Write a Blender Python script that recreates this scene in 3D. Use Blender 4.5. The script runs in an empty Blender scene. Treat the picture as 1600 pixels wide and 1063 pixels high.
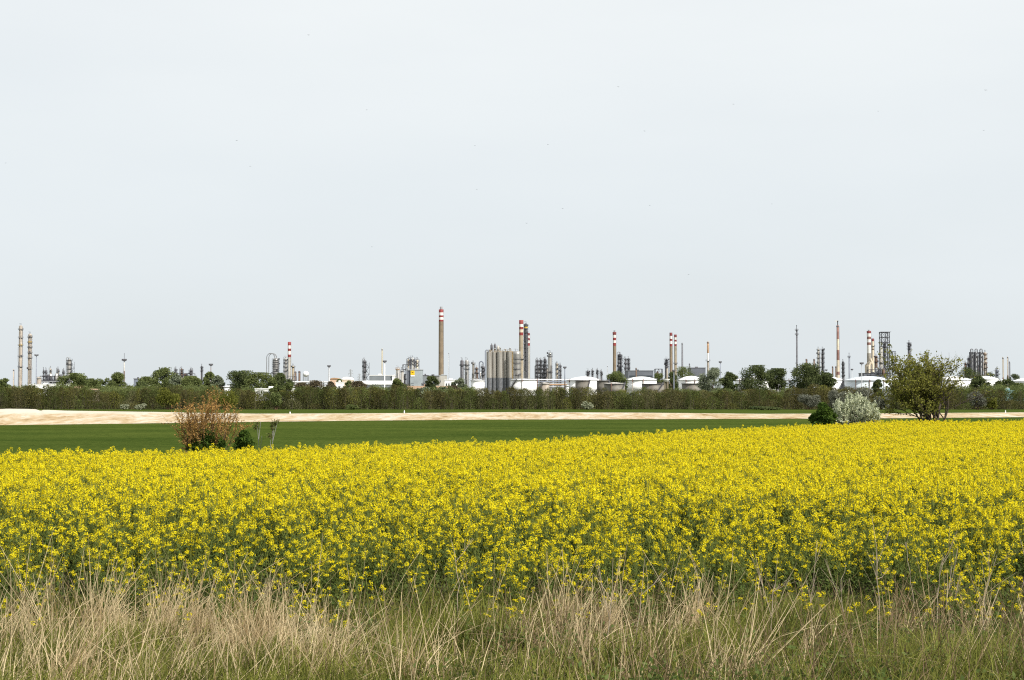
import bpy, math, random
import numpy as np
from mathutils import Vector, Matrix

random.seed(7)
RNG = np.random.default_rng(11)
SC = bpy.context.scene
COL = SC.collection
F = 2222.0            # focal length in photo pixels (50 mm on 36 mm, 1600 px wide)
CAMZ = 3.0
PITCH = math.atan(73.5 / F)
GZ = -3.0             # level of the plain the refinery stands on
BREAKS = [(-400, 1.3), (1.5, 1.3), (11.5, 0.0), (90, 0.0), (405, -3.0), (9000, -3.0)]


def gz(y):
    return float(np.interp(y, [b[0] for b in BREAKS], [b[1] for b in BREAKS]))


def W(px, py, Y):
    """World point on the sight line of a photo pixel, at depth Y."""
    cx, cy = (px - 800) / F, (531.5 - py) / F
    c, s = math.cos(PITCH), math.sin(PITCH)
    d = Vector((cx, c - s * cy, s + c * cy))
    k = Y / d.y
    return Vector((d.x * k, Y, CAMZ + d.z * k))


def mpp(Y):
    return Y / F


def on_ground(px, py):
    lo, hi = 5.0, 3000.0
    for _ in range(60):
        m = (lo + hi) / 2
        if W(px, py, m).z > gz(m):
            lo = m
        else:
            hi = m
    return W(px, py, lo)


# ---------------------------------------------------------------- materials
def new_mat(name):
    m = bpy.data.materials.new(name)
    m.use_nodes = True
    nt = m.node_tree
    nt.nodes.clear()
    out = nt.nodes.new('ShaderNodeOutputMaterial')
    return m, nt, out


def surf(name, col, rough=0.7, var=0.18, scale=0.35, metal=0.0, streak=0.0, col2=None, stretch=(1, 1, 1), bump=0.0, spec=0.3):
    """Weathered surface: base colour broken up by noise, optional vertical rust/dirt streaks."""
    m, nt, out = new_mat(name)
    N, L = nt.nodes, nt.links
    b = N.new('ShaderNodeBsdfPrincipled')
    b.inputs['Roughness'].default_value = rough
    b.inputs['Metallic'].default_value = metal
    b.inputs['Specular IOR Level'].default_value = spec
    L.new(b.outputs[0], out.inputs[0])
    tc = N.new('ShaderNodeTexCoord')
    mp = N.new('ShaderNodeMapping')
    mp.inputs['Scale'].default_value = stretch
    L.new(tc.outputs['Object'], mp.inputs[0])
    n = N.new('ShaderNodeTexNoise')
    n.inputs['Scale'].default_value = scale
    n.inputs['Detail'].default_value = 6
    n.inputs['Roughness'].default_value = 0.65
    L.new(mp.outputs[0], n.inputs['Vector'])
    r = N.new('ShaderNodeValToRGB')
    r.color_ramp.elements[0].position = 0.32
    r.color_ramp.elements[1].position = 0.68
    c2 = col2 or tuple(c * (1 - var * 1.6) for c in col)
    c1 = col if col2 else tuple(min(1, c * (1 + var)) for c in col)
    r.color_ramp.elements[0].color = (*c2, 1)
    r.color_ramp.elements[1].color = (*c1, 1)
    L.new(n.outputs['Fac'], r.inputs[0])
    last = r.outputs[0]
    if streak:
        mp2 = N.new('ShaderNodeMapping')
        mp2.inputs['Scale'].default_value = (1.3, 1.3, 0.06)
        L.new(tc.outputs['Object'], mp2.inputs[0])
        n2 = N.new('ShaderNodeTexNoise')
        n2.inputs['Scale'].default_value = 0.9
        n2.inputs['Detail'].default_value = 4
        L.new(mp2.outputs[0], n2.inputs['Vector'])
        r2 = N.new('ShaderNodeValToRGB')
        r2.color_ramp.elements[0].position = 0.52
        r2.color_ramp.elements[1].position = 0.72
        r2.color_ramp.elements[0].color = (0, 0, 0, 1)
        r2.color_ramp.elements[1].color = (streak, streak, streak, 1)
        L.new(n2.outputs['Fac'], r2.inputs[0])
        mx = N.new('ShaderNodeMixRGB')
        L.new(r2.outputs[0], mx.inputs[0])
        L.new(last, mx.inputs[1])
        mx.inputs[2].default_value = (0.16, 0.11, 0.075, 1)
        last = mx.outputs[0]
    L.new(last, b.inputs['Base Color'])
    if bump:
        bp = N.new('ShaderNodeBump')
        bp.inputs['Strength'].default_value = bump
        bp.inputs['Distance'].default_value = 0.1
        L.new(n.outputs['Fac'], bp.inputs['Height'])
        L.new(bp.outputs[0], b.inputs['Normal'])
    return m


def leafmat(name, c1, c2, trans=0.35, scale=0.5, rough=0.6, tint=False, c3=None):
    """Leaves: reflect and transmit; the colour differs from leaf clump to leaf clump."""
    m, nt, out = new_mat(name)
    N, L = nt.nodes, nt.links
    geo = N.new('ShaderNodeNewGeometry')
    tc = N.new('ShaderNodeTexCoord')
    n = N.new('ShaderNodeTexNoise')
    n.inputs['Scale'].default_value = scale
    n.inputs['Detail'].default_value = 3
    L.new(tc.outputs['Object'], n.inputs['Vector'])
    ad = N.new('ShaderNodeMath')
    ad.operation = 'MULTIPLY_ADD'
    L.new(geo.outputs['Random Per Island'], ad.inputs[0])
    ad.inputs[1].default_value = 0.5
    mu = N.new('ShaderNodeMath')
    mu.operation = 'MULTIPLY_ADD'
    L.new(n.outputs['Fac'], mu.inputs[0])
    mu.inputs[1].default_value = 1.3
    mu.inputs[2].default_value = -0.4
    L.new(mu.outputs[0], ad.inputs[2])
    r = N.new('ShaderNodeValToRGB')
    r.color_ramp.elements[0].position = 0.15
    r.color_ramp.elements[1].position = 0.85
    r.color_ramp.elements[0].color = (*c1, 1)
    r.color_ramp.elements[1].color = (*c2, 1)
    if c3:
        e = r.color_ramp.elements.new(0.93)
        e.color = (*c3, 1)
    L.new(ad.outputs[0], r.inputs[0])
    last = r.outputs[0]
    if tint:
        at = N.new('ShaderNodeAttribute')
        at.attribute_name = 'tint'
        mx = N.new('ShaderNodeMixRGB')
        mx.blend_type = 'MULTIPLY'
        mx.inputs[0].default_value = 1
        L.new(last, mx.inputs[1])
        L.new(at.outputs['Color'], mx.inputs[2])
        last = mx.outputs[0]
    d = N.new('ShaderNodeBsdfPrincipled')
    d.inputs['Roughness'].default_value = rough
    d.inputs['Specular IOR Level'].default_value = 0.04
    t = N.new('ShaderNodeBsdfTranslucent')
    L.new(last, d.inputs['Base Color'])
    L.new(last, t.inputs['Color'])
    mix = N.new('ShaderNodeMixShader')
    mix.inputs[0].default_value = trans
    L.new(d.outputs[0], mix.inputs[1])
    L.new(t.outputs[0], mix.inputs[2])
    L.new(mix.outputs[0], out.inputs[0])
    return m


def corrugated(name, col, per_m=1.2, depth=0.25):
    m, nt, out = new_mat(name)
    N, L = nt.nodes, nt.links
    b = N.new('ShaderNodeBsdfPrincipled')
    b.inputs['Roughness'].default_value = 0.55
    tc = N.new('ShaderNodeTexCoord')
    w = N.new('ShaderNodeTexWave')
    w.bands_direction = 'X'
    w.inputs['Scale'].default_value = per_m
    w.inputs['Distortion'].default_value = 0.0
    L.new(tc.outputs['Object'], w.inputs['Vector'])
    n = N.new('ShaderNodeTexNoise')
    n.inputs['Scale'].default_value = 0.15
    n.inputs['Detail'].default_value = 5
    L.new(tc.outputs['Object'], n.inputs['Vector'])
    r = N.new('ShaderNodeValToRGB')
    r.color_ramp.elements[0].position = 0.3
    r.color_ramp.elements[1].position = 0.7
    r.color_ramp.elements[0].color = (*[c * 0.8 for c in col], 1)
    r.color_ramp.elements[1].color = (*[min(1, c * 1.12) for c in col], 1)
    L.new(n.outputs['Fac'], r.inputs[0])
    L.new(r.outputs[0], b.inputs['Base Color'])
    bp = N.new('ShaderNodeBump')
    bp.inputs['Strength'].default_value = depth
    L.new(w.outputs['Fac'], bp.inputs['Height'])
    L.new(bp.outputs[0], b.inputs['Normal'])
    L.new(b.outputs[0], out.inputs[0])
    return m


MT = {
    'concrete': surf('weathered_concrete', (0.36, 0.33, 0.28), 0.85, 0.2, 0.12, streak=0.35),
    'brownconc': surf('brown_concrete', (0.25, 0.195, 0.135), 0.85, 0.22, 0.16, streak=0.6, stretch=(1, 1, 0.6)),
    'tanconc': surf('tan_concrete', (0.40, 0.34, 0.25), 0.8, 0.18, 0.14, streak=0.4),
    'palegrey': surf('pale_grey_paint', (0.48, 0.46, 0.42), 0.6, 0.14, 0.2, streak=0.35),
    'red': surf('signal_red_paint', (0.26, 0.044, 0.043), 0.6, 0.18, 0.3, streak=0.12),
    'darkred': surf('sooty_red_paint', (0.17, 0.035, 0.035), 0.7, 0.25, 0.3, streak=0.3),
    'fadedred': surf('faded_red_paint', (0.255, 0.14, 0.12), 0.7, 0.18, 0.3, streak=0.25),
    'white': surf('white_paint', (0.86, 0.855, 0.84), 0.5, 0.03, 0.15, streak=0.07),
    'stripe_white': surf('stripe_white_paint', (0.78, 0.75, 0.71), 0.6, 0.08, 0.3, streak=0.10),
    'cream': surf('cream_paint', (0.66, 0.57, 0.44), 0.6, 0.12, 0.25, streak=0.3),
    'pinkwhite': surf('faded_pinkish_paint', (0.43, 0.375, 0.315), 0.6, 0.22, 0.5, streak=0.75),
    'ochre': surf('ochre_paint', (0.32, 0.235, 0.115), 0.6, 0.2, 0.5),
    'yellow': surf('yellow_paint', (0.62, 0.42, 0.07), 0.55, 0.12, 0.5),
    'paleyellow': surf('pale_yellow_paint', (0.46, 0.40, 0.26), 0.55, 0.1, 0.4),
    'signyellow': surf('sign_yellow', (0.78, 0.55, 0.02), 0.5, 0.03, 0.3),
    'signorange': surf('sign_orange', (0.78, 0.42, 0.01), 0.5, 0.03, 0.3),
    'signmark': surf('sign_mark', (0.30, 0.09, 0.01), 0.5, 0.03, 0.3),
    'steel': surf('grey_steel', (0.22, 0.225, 0.235), 0.5, 0.2, 0.5, streak=0.35),
    'darksteel': surf('dark_steel', (0.065, 0.066, 0.075), 0.6, 0.3, 0.6),
    'midsteel': surf('mid_steel', (0.13, 0.13, 0.145), 0.55, 0.25, 0.5, streak=0.3),
    'bluesteel': surf('blue_grey_steel', (0.20, 0.22, 0.27), 0.5, 0.15, 0.4),
    'galv': surf('galvanised_steel', (0.42, 0.43, 0.44), 0.45, 0.12, 0.5, metal=0.25),
    'alu': surf('aluminium_cladding', (0.40, 0.385, 0.36), 0.36, 0.10, 0.3, metal=0.6, streak=0.25),
    'silo': surf('ribbed_silo_steel', (0.36, 0.345, 0.315), 0.42, 0.22, 0.5, metal=0.12, streak=0.55, stretch=(1, 1, .05)),
    'siloskirt': surf('blue_grey_skirt', (0.135, 0.14, 0.15), 0.7, 0.3, 0.5),
    'rust': surf('rusty_brown_steel', (0.165, 0.105, 0.072), 0.8, 0.3, 0.6, streak=0.3),
    'orange': surf('faded_orange_paint', (0.40, 0.25, 0.145), 0.7, 0.2, 0.5, streak=0.3),
    'tankgrey': surf('stained_grey_tank_steel', (0.185, 0.172, 0.148), 0.65, 0.28, 0.13, streak=0.6),
    'tankblue': surf('bluish_white_tank_paint', (0.60, 0.65, 0.69), 0.5, 0.06, 0.15, streak=0.12),
    'dark': surf('dark_opening', (0.03, 0.032, 0.035), 0.7, 0.2, 1.0),
    'glass': surf('dark_window_glass', (0.05, 0.06, 0.07), 0.15, 0.1, 1.0, spec=0.5),
    'greyclad': corrugated('grey_cladding', (0.21, 0.23, 0.245), 1.1),
    'lightclad': corrugated('light_grey_cladding', (0.33, 0.37, 0.39), 1.3),
    'darkclad': corrugated('dark_grey_cladding', (0.13, 0.14, 0.165), 1.1),
    'olive': surf('olive_grey_render', (0.22, 0.22, 0.19), 0.85, 0.12, 0.2),
    'peach': surf('peach_render', (0.62, 0.43, 0.31), 0.85, 0.1, 0.2),
    'whiteroof': surf('white_roof_sheet', (0.78, 0.78, 0.77), 0.5, 0.05, 0.2),
    'teal': surf('teal_wall_paint', (0.22, 0.38, 0.40), 0.8, 0.15, 0.3),
    'bark': surf('tree_bark', (0.10, 0.075, 0.055), 0.9, 0.3, 3.0, bump=0.3),
    'darkbark': surf('dark_bark', (0.055, 0.042, 0.032), 0.9, 0.3, 6.0, bump=0.3),
    'twig': surf('dry_twig', (0.11, 0.07, 0.038), 0.9, 0.25, 5.0),
    'hedgetwig': surf('hedge_twig', (0.075, 0.062, 0.042), 0.9, 0.25, 5.0),
    'bird': surf('dark_feathers', (0.03, 0.03, 0.035), 0.8, 0.2, 20.0),
}
LM = {
    'tree_mid': leafmat('mid_green_leaves', (0.070, 0.094, 0.030), (0.205, 0.235, 0.085), 0.35, 0.2),
    'tree_dark': leafmat('dark_green_leaves', (0.042, 0.060, 0.025), (0.135, 0.160, 0.062), 0.3, 0.2),
    'tree_silver': leafmat('silver_green_leaves', (0.12, 0.145, 0.09), (0.27, 0.30, 0.20), 0.3, 0.25),
    'tree_yellow': leafmat('yellow_green_leaves', (0.085, 0.095, 0.018), (0.20, 0.205, 0.04), 0.35, 0.25),
    'tree_brown': leafmat('budding_brown_twigs', (0.07, 0.055, 0.035), (0.15, 0.125, 0.075), 0.2, 0.25),
    'hedge': leafmat('hedge_leaves', (0.055, 0.055, 0.022), (0.150, 0.145, 0.062), 0.35, 0.12, tint=True),
    'olive_leaf': leafmat('fresh_olive_leaves', (0.085, 0.095, 0.018), (0.300, 0.290, 0.065), 0.45, 1.2),
    'deep_green': leafmat('deep_green_leaves', (0.022, 0.046, 0.010), (0.085, 0.135, 0.022), 0.3, 2.0),
    'rustleaf': leafmat('rust_brown_leaves', (0.22, 0.122, 0.036), (0.53, 0.325, 0.112), 0.3, 1.5),
    'blossom': leafmat('grey_white_blossom', (0.30, 0.34, 0.20), (0.74, 0.76, 0.57), 0.3, 2.0),
    'hedge_blossom': leafmat('pale_blossom', (0.16, 0.18, 0.10), (0.45, 0.46, 0.33), 0.3, 0.8),
    'hedge_silver': leafmat('grey_hedge_leaves', (0.10, 0.105, 0.075), (0.23, 0.235, 0.19), 0.3, 0.6),
    'sapling_leaf': leafmat('sapling_buds', (0.05, 0.062, 0.02), (0.15, 0.15, 0.05), 0.3, 3.0),
}


# ---------------------------------------------------------------- mesh helpers
def mesh_np(name, V, Fq, mats, fm=None, attrs=None, smooth=False):
    """Mesh from numpy quads (or tris when a row has three)."""
    me = bpy.data.meshes.new(name)
    V = np.asarray(V, dtype=np.float32)
    Fq = np.asarray(Fq, dtype=np.int32)
    k = Fq.shape[1]
    me.vertices.add(len(V))
    me.vertices.foreach_set('co', V.ravel())
    me.loops.add(Fq.size)
    me.loops.foreach_set('vertex_index', Fq.ravel())
    me.polygons.add(len(Fq))
    me.polygons.foreach_set('loop_start', np.arange(0, Fq.size, k, dtype=np.int32))
    for m in mats:
        me.materials.append(m)
    if fm is not None:
        me.polygons.foreach_set('material_index', np.asarray(fm, dtype=np.int32))
    if smooth:
        me.polygons.foreach_set('use_smooth', np.ones(len(Fq), dtype=bool))
    if attrs:
        for an, (arr) in attrs.items():
            a = me.attributes.new(an, 'FLOAT_COLOR', 'POINT')
            a.data.foreach_set('color', np.asarray(arr, dtype=np.float32).ravel())
    me.update(calc_edges=True)
    me.validate()
    return me


def link(name, me, parent=None, loc=None, rz=0.0):
    o = bpy.data.objects.new(name, me)
    COL.objects.link(o)
    if parent is not None:
        o.parent = parent
    if loc is not None:
        o.location = loc
    if rz:
        o.rotation_euler = (0, 0, rz)
    return o


def tag(o, label, cat, group=None, kind=None):
    if label:
        o['label'] = label
    if cat:
        o['category'] = cat
    if group:
        o['group'] = group
    o['kind'] = kind or 'thing'
    return o


def thing(name, label, cat, loc, group=None, rz=0.0):
    o = bpy.data.objects.new(name, None)
    COL.objects.link(o)
    o.location = loc
    o.rotation_euler = (0, 0, rz)
    o.empty_display_size = 0.5
    return tag(o, label, cat, group)


class MB:
    """Collects simple shapes and links them as one mesh object."""

    def __init__(s):
        s.v, s.f, s.m, s.sm = [], [], [], []

    def add(s, vs, fs, mi=0, smooth=False):
        o = len(s.v)
        s.v += [tuple(v) for v in vs]
        for f in fs:
            s.f.append(tuple(i + o for i in f))
            s.m.append(mi)
            s.sm.append(smooth)

    def box(s, x0, y0, z0, x1, y1, z1, mi=0):
        s.add([(x0, y0, z0), (x1, y0, z0), (x1, y1, z0), (x0, y1, z0), (x0, y0, z1), (x1, y0, z1), (x1, y1, z1), (x0, y1, z1)],
              [(0, 3, 2, 1), (4, 5, 6, 7), (0, 1, 5, 4), (1, 2, 6, 5), (2, 3, 7, 6), (3, 0, 4, 7)], mi)

    def lathe(s, prof, n=20, c=(0, 0), mi=0, mats=None, cap=True, a0=0.0, a1=2 * math.pi, smooth=True):
        """prof: [(r, z)] from bottom to top; mats: material index per segment."""
        full = abs(a1 - a0 - 2 * math.pi) < 1e-6
        k = n if full else n + 1
        vs = []
        for r, z in prof:
            for i in range(k):
                a = a0 + (a1 - a0) * i / n
                vs.append((c[0] + r * math.cos(a), c[1] + r * math.sin(a), z))
        base = len(s.v)
        s.v += vs
        for j in range(len(prof) - 1):
            for i in range(n):
                i2 = (i + 1) % k
                s.f.append((base + j * k + i, base + j * k + i2, base + (j + 1) * k + i2, base + (j + 1) * k + i))
                s.m.append(mats[j] if mats else mi)
                s.sm.append(smooth)
        if cap and full:
            s.f.append(tuple(base + (len(prof) - 1) * k + i for i in range(n)))
            s.m.append(mats[-1] if mats else mi)
            s.sm.append(False)

    def tube(s, pts, r, n=6, mi=0, r1=None):
        pts = [Vector(p) for p in pts]
        rings = []
        L = len(pts)
        for i, p in enumerate(pts):
            d = (pts[min(i + 1, L - 1)] - pts[max(i - 1, 0)]).normalized()
            u = d.cross(Vector((0, 0, 1)) if abs(d.z) < 0.9 else Vector((1, 0, 0))).normalized()
            w = d.cross(u)
            rr = r if r1 is None else r + (r1 - r) * i / (L - 1)
            rings.append([p + (u * math.cos(2 * math.pi * k / n) + w * math.sin(2 * math.pi * k / n)) * rr for k in range(n)])
        vs = [v for ring in rings for v in ring]
        fs = []
        for j in range(L - 1):
            for k in range(n):
                fs.append((j * n + k, j * n + (k + 1) % n, (j + 1) * n + (k + 1) % n, (j + 1) * n + k))
        s.add(vs, fs, mi, n > 4)
        s.add(rings[0], [tuple(range(n))], mi)
        s.add(rings[-1], [tuple(range(n))], mi)

    def beam(s, a, b, t, mi=0):
        s.tube([a, b], t * 0.7, 4, mi)

    def build(s, name, mats, parent=None, loc=None):
        if not isinstance(mats, (list, tuple)):
            mats = [mats]
        me = bpy.data.meshes.new(name)
        me.from_pydata(s.v, [], s.f)
        for m in mats:
            me.materials.append(m)
        me.polygons.foreach_set('material_index', s.m)
        me.polygons.foreach_set('use_smooth', s.sm)
        me.update()
        return link(name, me, parent, loc)


def arch(x0, z0, x1, z1, top, y=0.0, n=8):
    """Points of a pipe that rises at x0, bends over at height top and comes down at x1."""
    r = abs(x1 - x0) / 2
    cx = (x0 + x1) / 2
    pts = [(x0, y, z0), (x0, y, max(z0, top - r))]
    for i in range(1, n):
        a = math.pi - math.pi * i / n
        sgn = 1 if x1 > x0 else -1
        pts.append((cx + sgn * r * math.cos(a), y, top - r + r * math.sin(a)))
    pts += [(x1, y, max(z1, top - r)), (x1, y, z1)]
    out = [pts[0]]
    for p in pts[1:]:
        if (Vector(p) - Vector(out[-1])).length > 1e-4:
            out.append(p)
    return out


# ---------------------------------------------------------------- refinery builders
def base(px, D):
    p = W(px, 605, D)
    return Vector((p.x, D, GZ))


def zof(py, D):
    return W(800, py, D).z - GZ


def chimney(px, w, ys, mats, D, label, wb=None, flare=0.0, flue=None, platforms=(), group='striped chimneys of the refinery', ladder=None, name='chimney', cat='chimney', bodymat='concrete'):
    """ys: band edges from the top down (the last band runs to the ground); mats: a material per band."""
    root = thing(name, label, cat, base(px, D), group)
    k = mpp(D)
    zt, r0 = zof(ys[0], D), w * k / 2
    r1 = (wb or w) * k / 2
    rad = lambda z: r1 + (r0 - r1) * z / zt
    zs = [0.0] + [zof(y, D) for y in reversed(ys[1:])] + [zt]
    ml = [MT[m] for m in dict.fromkeys(mats)]
    idx = {m: i for i, m in enumerate(dict.fromkeys(mats))}
    segm = [idx[m] for m in reversed(mats)]
    prof, sm = [], []
    for j in range(len(zs) - 1):
        steps = 6 if zs[j + 1] - zs[j] > 20 else 1
        for q in range(steps):
            z = zs[j] + (zs[j + 1] - zs[j]) * q / steps
            prof.append((rad(z), z))
            sm.append(segm[j])
    prof.append((rad(zt), zt))
    if flare:
        for q in range(len(prof)):
            if prof[q][1] >= zs[-2] - 0.01:
                prof[q] = (prof[q][0] * (1 + flare * (0.5 if q < len(prof) - 1 else 1)), prof[q][1])
    prof.append((rad(zt) * 0.72, zt + 0.02))
    sm.append(sm[-1])
    prof.append((rad(zt) * 0.70, zt - 2.0))
    sm.append(sm[-1])
    b = MB()
    b.lathe(prof, 24, mats=sm, cap=True)
    b.build('shaft', ml, root)
    if flue:
        b = MB()
        rf = r0 * 0.55
        b.lathe([(rf, zt - 1.5), (rf, zof(flue, D)), (rf * 0.8, zof(flue, D) + 0.02), (rf * 0.8, zof(flue, D) - 1)], 16)
        b.build('flue', MT['steel'], root)
    for py in platforms:
        z = zof(py, D)
        b = MB()
        ring_platform(b, rad(z), rad(z) * 1.45 + 0.4, z)
        b.build('walkway', MT['midsteel'], root)
    # climbing ladder on the side, seen as a thin dark line
    b = MB()
    a = -math.pi / 2 + (ladder if ladder is not None else 0.9)
    pts = lambda off, z: ((rad(z) + 0.35) * math.cos(a) + off * -math.sin(a), (rad(z) + 0.35) * math.sin(a) + off * math.cos(a), z)
    for off in (-0.3, 0.3):
        b.beam(pts(off, 2), pts(off, zt - 1), 0.09)
    z = 3.0
    while z < zt - 1:
        b.beam(pts(-0.3, z), pts(0.3, z), 0.05)
        z += 1.5
    b.build('ladder', MT['midsteel'], root)
    return root


def ring_platform(b, ri, ro, z, posts=10, mi=0, h=1.1):
    b.lathe([(ri, z - 0.35), (ro, z - 0.35), (ro, z), (ri, z), (ri, z - 0.35)], 16, mi=mi, cap=False, smooth=False)
    b.lathe([(ro - 0.06, z + h - 0.1), (ro + 0.06, z + h - 0.1), (ro + 0.06, z + h), (ro - 0.06, z + h), (ro - 0.06, z + h - 0.1)], 16, mi=mi, cap=False, smooth=False)
    for i in range(posts):
        a = 2 * math.pi * i / posts
        x, y = ro * math.cos(a), ro * math.sin(a)
        b.beam((x, y, z), (x, y, z + h), 0.09, mi)


def column(px, w, ytop, D, mat, label, plats=(), pmat='darksteel', po=1.7, pipe=None, stair=False, loops=0, top='dome', group='process columns of the refinery', name='process_column', cat='column', bands=None, headpipes=True, offs=0.0, cap=None, steps=None):
    """An upright process vessel with platforms, a ladder and a side pipe."""
    root = thing(name, label, cat, base(px, D), group)
    k = mpp(D)
    r, H = w * k / 2, zof(ytop, D)
    rnd = random.Random(int(px * 13 + ytop))
    b = MB()
    prof = [(r * 1.12, 0), (r * 1.12, 3.0), (r, 4.5)]
    if steps:
        for yy, f in steps:
            z = zof(yy, D)
            prof += [(prof[-1][0], z - 0.8), (r * f, z + 0.8)]
    rt = prof[-1][0]
    dome = min(rt, H * 0.2) * 0.8
    prof.append((rt, H - dome))
    if top == 'dome':
        for i in range(1, 5):
            a = math.pi / 2 * i / 5
            prof.append((rt * math.cos(a), H - dome + dome * math.sin(a)))
        prof.append((0.02, H))
    else:
        prof.append((rt, H))
    b.lathe(prof, 16, cap=True)
    b.build('vessel', MT[mat], root)
    for py in plats:
        z = zof(py, D)
        bb = MB()
        ring_platform(bb, r * 0.98, r * po + 0.35, z, 8)
        if rnd.random() < 0.6:        # brackets and small kit on the deck
            a = rnd.uniform(math.pi, 2 * math.pi)
            x, y = r * 1.35 * math.cos(a), r * 1.35 * math.sin(a)
            bb.box(x - 0.5, y - 0.4, z, x + 0.5, y + 0.4, z + rnd.uniform(0.8, 1.8))
        bb.build('platform', MT[pmat], root)
    bb = MB()
    for off in (-0.35, 0.35):
        bb.beam((r + 0.4, off - r * 0.2, 1), (r + 0.4, off - r * 0.2, H - dome), 0.1)
    z = 2.0
    while z < H - dome:
        bb.beam((r + 0.4, -0.35 - r * 0.2, z), (r + 0.4, 0.35 - r * 0.2, z), 0.06)
        bb.lathe([(0.5, z), (0.5, z + 0.12)], 6, (r + 0.75, -r * 0.2), cap=False)
        z += 2.2
    bb.build('ladder', MT[pmat], root)
    if headpipes:
        bb = MB()
        sd = -1 if (pipe or 'l') == 'l' else 1
        pr = max(0.28, r * 0.16)
        bb.tube(arch(sd * (r + pr * 2.2), 2.0, 0, H - dome * 0.2, H + r * 0.9, -r * 0.3), pr, 6)
        bb.build('overhead_pipe', MT['galv' if mat in ('pinkwhite', 'alu', 'white', 'palegrey') else 'steel'], root)
    for q in range(3 if w > 2.9 else 2):        # risers with offsets up the side that faces the fields
        a = -math.pi / 2 + rnd.uniform(-1.25, 1.25)
        pr = max(.16, r * rnd.uniform(.07, .16))
        x, y = (r * 1.12 + pr) * math.cos(a), (r * 1.12 + pr) * math.sin(a)
        z1 = H * rnd.uniform(.45, .96)
        zk = z1 * rnd.uniform(.35, .7)
        dx = rnd.choice((-1, 1)) * r * rnd.uniform(.15, .5)
        bb = MB()
        bb.tube([(x, y, .5), (x, y, zk), (x + dx, y, zk + abs(dx) + .3), (x + dx, y, z1), (x * .6 + dx, y * .6, z1 + pr)], pr, 6)
        bb.build('riser_pipe', MT[rnd.choice(['galv', 'steel', 'midsteel', 'darksteel', 'pinkwhite'])], root)
    bb = MB()                                   # davit and vent on the head
    bb.beam((r * .3, 0, H - dome * .3), (r * .3, 0, H + 1.8), .14)
    bb.beam((r * .3, 0, H + 1.8), (-r * .9, -.3, H + 2.0), .12)
    bb.tube([(-r * .4, 0, H - dome * .5), (-r * .4, 0, H + rnd.uniform(.8, 2.6))], .16, 6)
    bb.build('davit', MT['midsteel'], root)
    if cap:
        bb = MB()
        z = zof(cap, D)
        bb.lathe([(r * 1.03, z), (r * 1.03, z + 1.6)], 16, cap=False)
        bb.build('painted_ring', MT['yellow'], root)
    if stair:
        zigzag(root, r + 0.6, 0 - r * 0.5, H * 0.92, w=2.4, mat=pmat)
    return root


def zigzag(root, x, y, H, w=2.4, mat='darksteel', flight=3.2):
    b = MB()
    z, d = 1.5, 1
    while z + flight < H:
        xa, xb = (x, x + w) if d > 0 else (x + w, x)
        b.beam((xa, y, z), (xb, y, z + flight), 0.22)
        b.beam((xa, y, z + 1.0), (xb, y, z + flight + 1.0), 0.07)
        b.box(min(xa, xb) - 0.3, y - 0.5, z + flight - 0.08, max(xa, xb) + 0.3, y + 0.5, z + flight + 0.08)
        z += flight
        d = -d
    for xx in (x - 0.3, x + w + 0.3):
        b.beam((xx, y, 0), (xx, y, H), 0.16)
    b.build('stairway', MT[mat], root)


def stack(px, w, ytop, D, mat, label, wb=None, bands=None, rings=(), group='slim stacks of the refinery', name='slim_stack', cat='stack', tip=None, cone=None):
    """A slim steel stack: tapered tube with collar, rungs and an optional cone foot."""
    root = thing(name, label, cat, base(px, D), group)
    k = mpp(D)
    H, r0, r1 = zof(ytop, D), w * k / 2, (wb or w) * k / 2
    b = MB()
    mats = [mat]
    zs, ms = [0, H], [0]
    if bands:
        ys, mm = bands            # edges below the top and a material per band from the top
        zs = [0] + [zof(y, D) for y in reversed(ys)] + [H]
        mats = list(dict.fromkeys(mm))
        ms = [mats.index(m) for m in reversed(mm)]
    prof = [(r1 + (r0 - r1) * z / H, z) for z in zs]
    prof += [(prof[-1][0] * 0.75, H + 0.02), (prof[-1][0] * 0.75, H - 1)]
    b.lathe(prof, 12, mats=ms + [ms[-1]] * 2)
    b.build('tube', [MT[m] for m in mats], root)
    b = MB()
    b.lathe([(r0 * 1.25, H - 1.6), (r0 * 1.25, H - 0.7)], 12, cap=False)
    b.build('collar', MT['midsteel'], root)
    for py in rings:
        z = zof(py, D)
        b = MB()
        ring_platform(b, r0 * 0.9, r0 * 2.0 + 0.5, z, 8)
        b.build('platform', MT['midsteel'], root)
    b = MB()
    z = 2.0
    for off in (-0.25, 0.25):
        b.beam((r1 + 0.25, off, 1), (r0 + 0.25, off, H - 1), 0.08)
    while z < H - 1:
        b.beam((r1 + (r0 - r1) * z / H + 0.25, -0.25, z), (r1 + (r0 - r1) * z / H + 0.25, 0.25, z), 0.06)
        z += 1.6
    b.build('ladder', MT['midsteel'], root)
    if tip:
        b = MB()
        z = zof(tip, D)
        b.lathe([(r0 * 0.38, H - 0.5), (r0 * 0.38, z), (r0 * 0.6, z + 0.3), (r0 * 0.6, z + 1.0)], 8)
        b.build('burner_tip', MT['darksteel'], root)
    if cone:
        b = MB()
        z = zof(cone, D)
        b.lathe([(r0 * 3.2, 0), (r0 * 3.2, z * 0.55), (r0 * 1.1, z)], 12)
        b.build('foot', MT['rust'], root)
    return root


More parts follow.
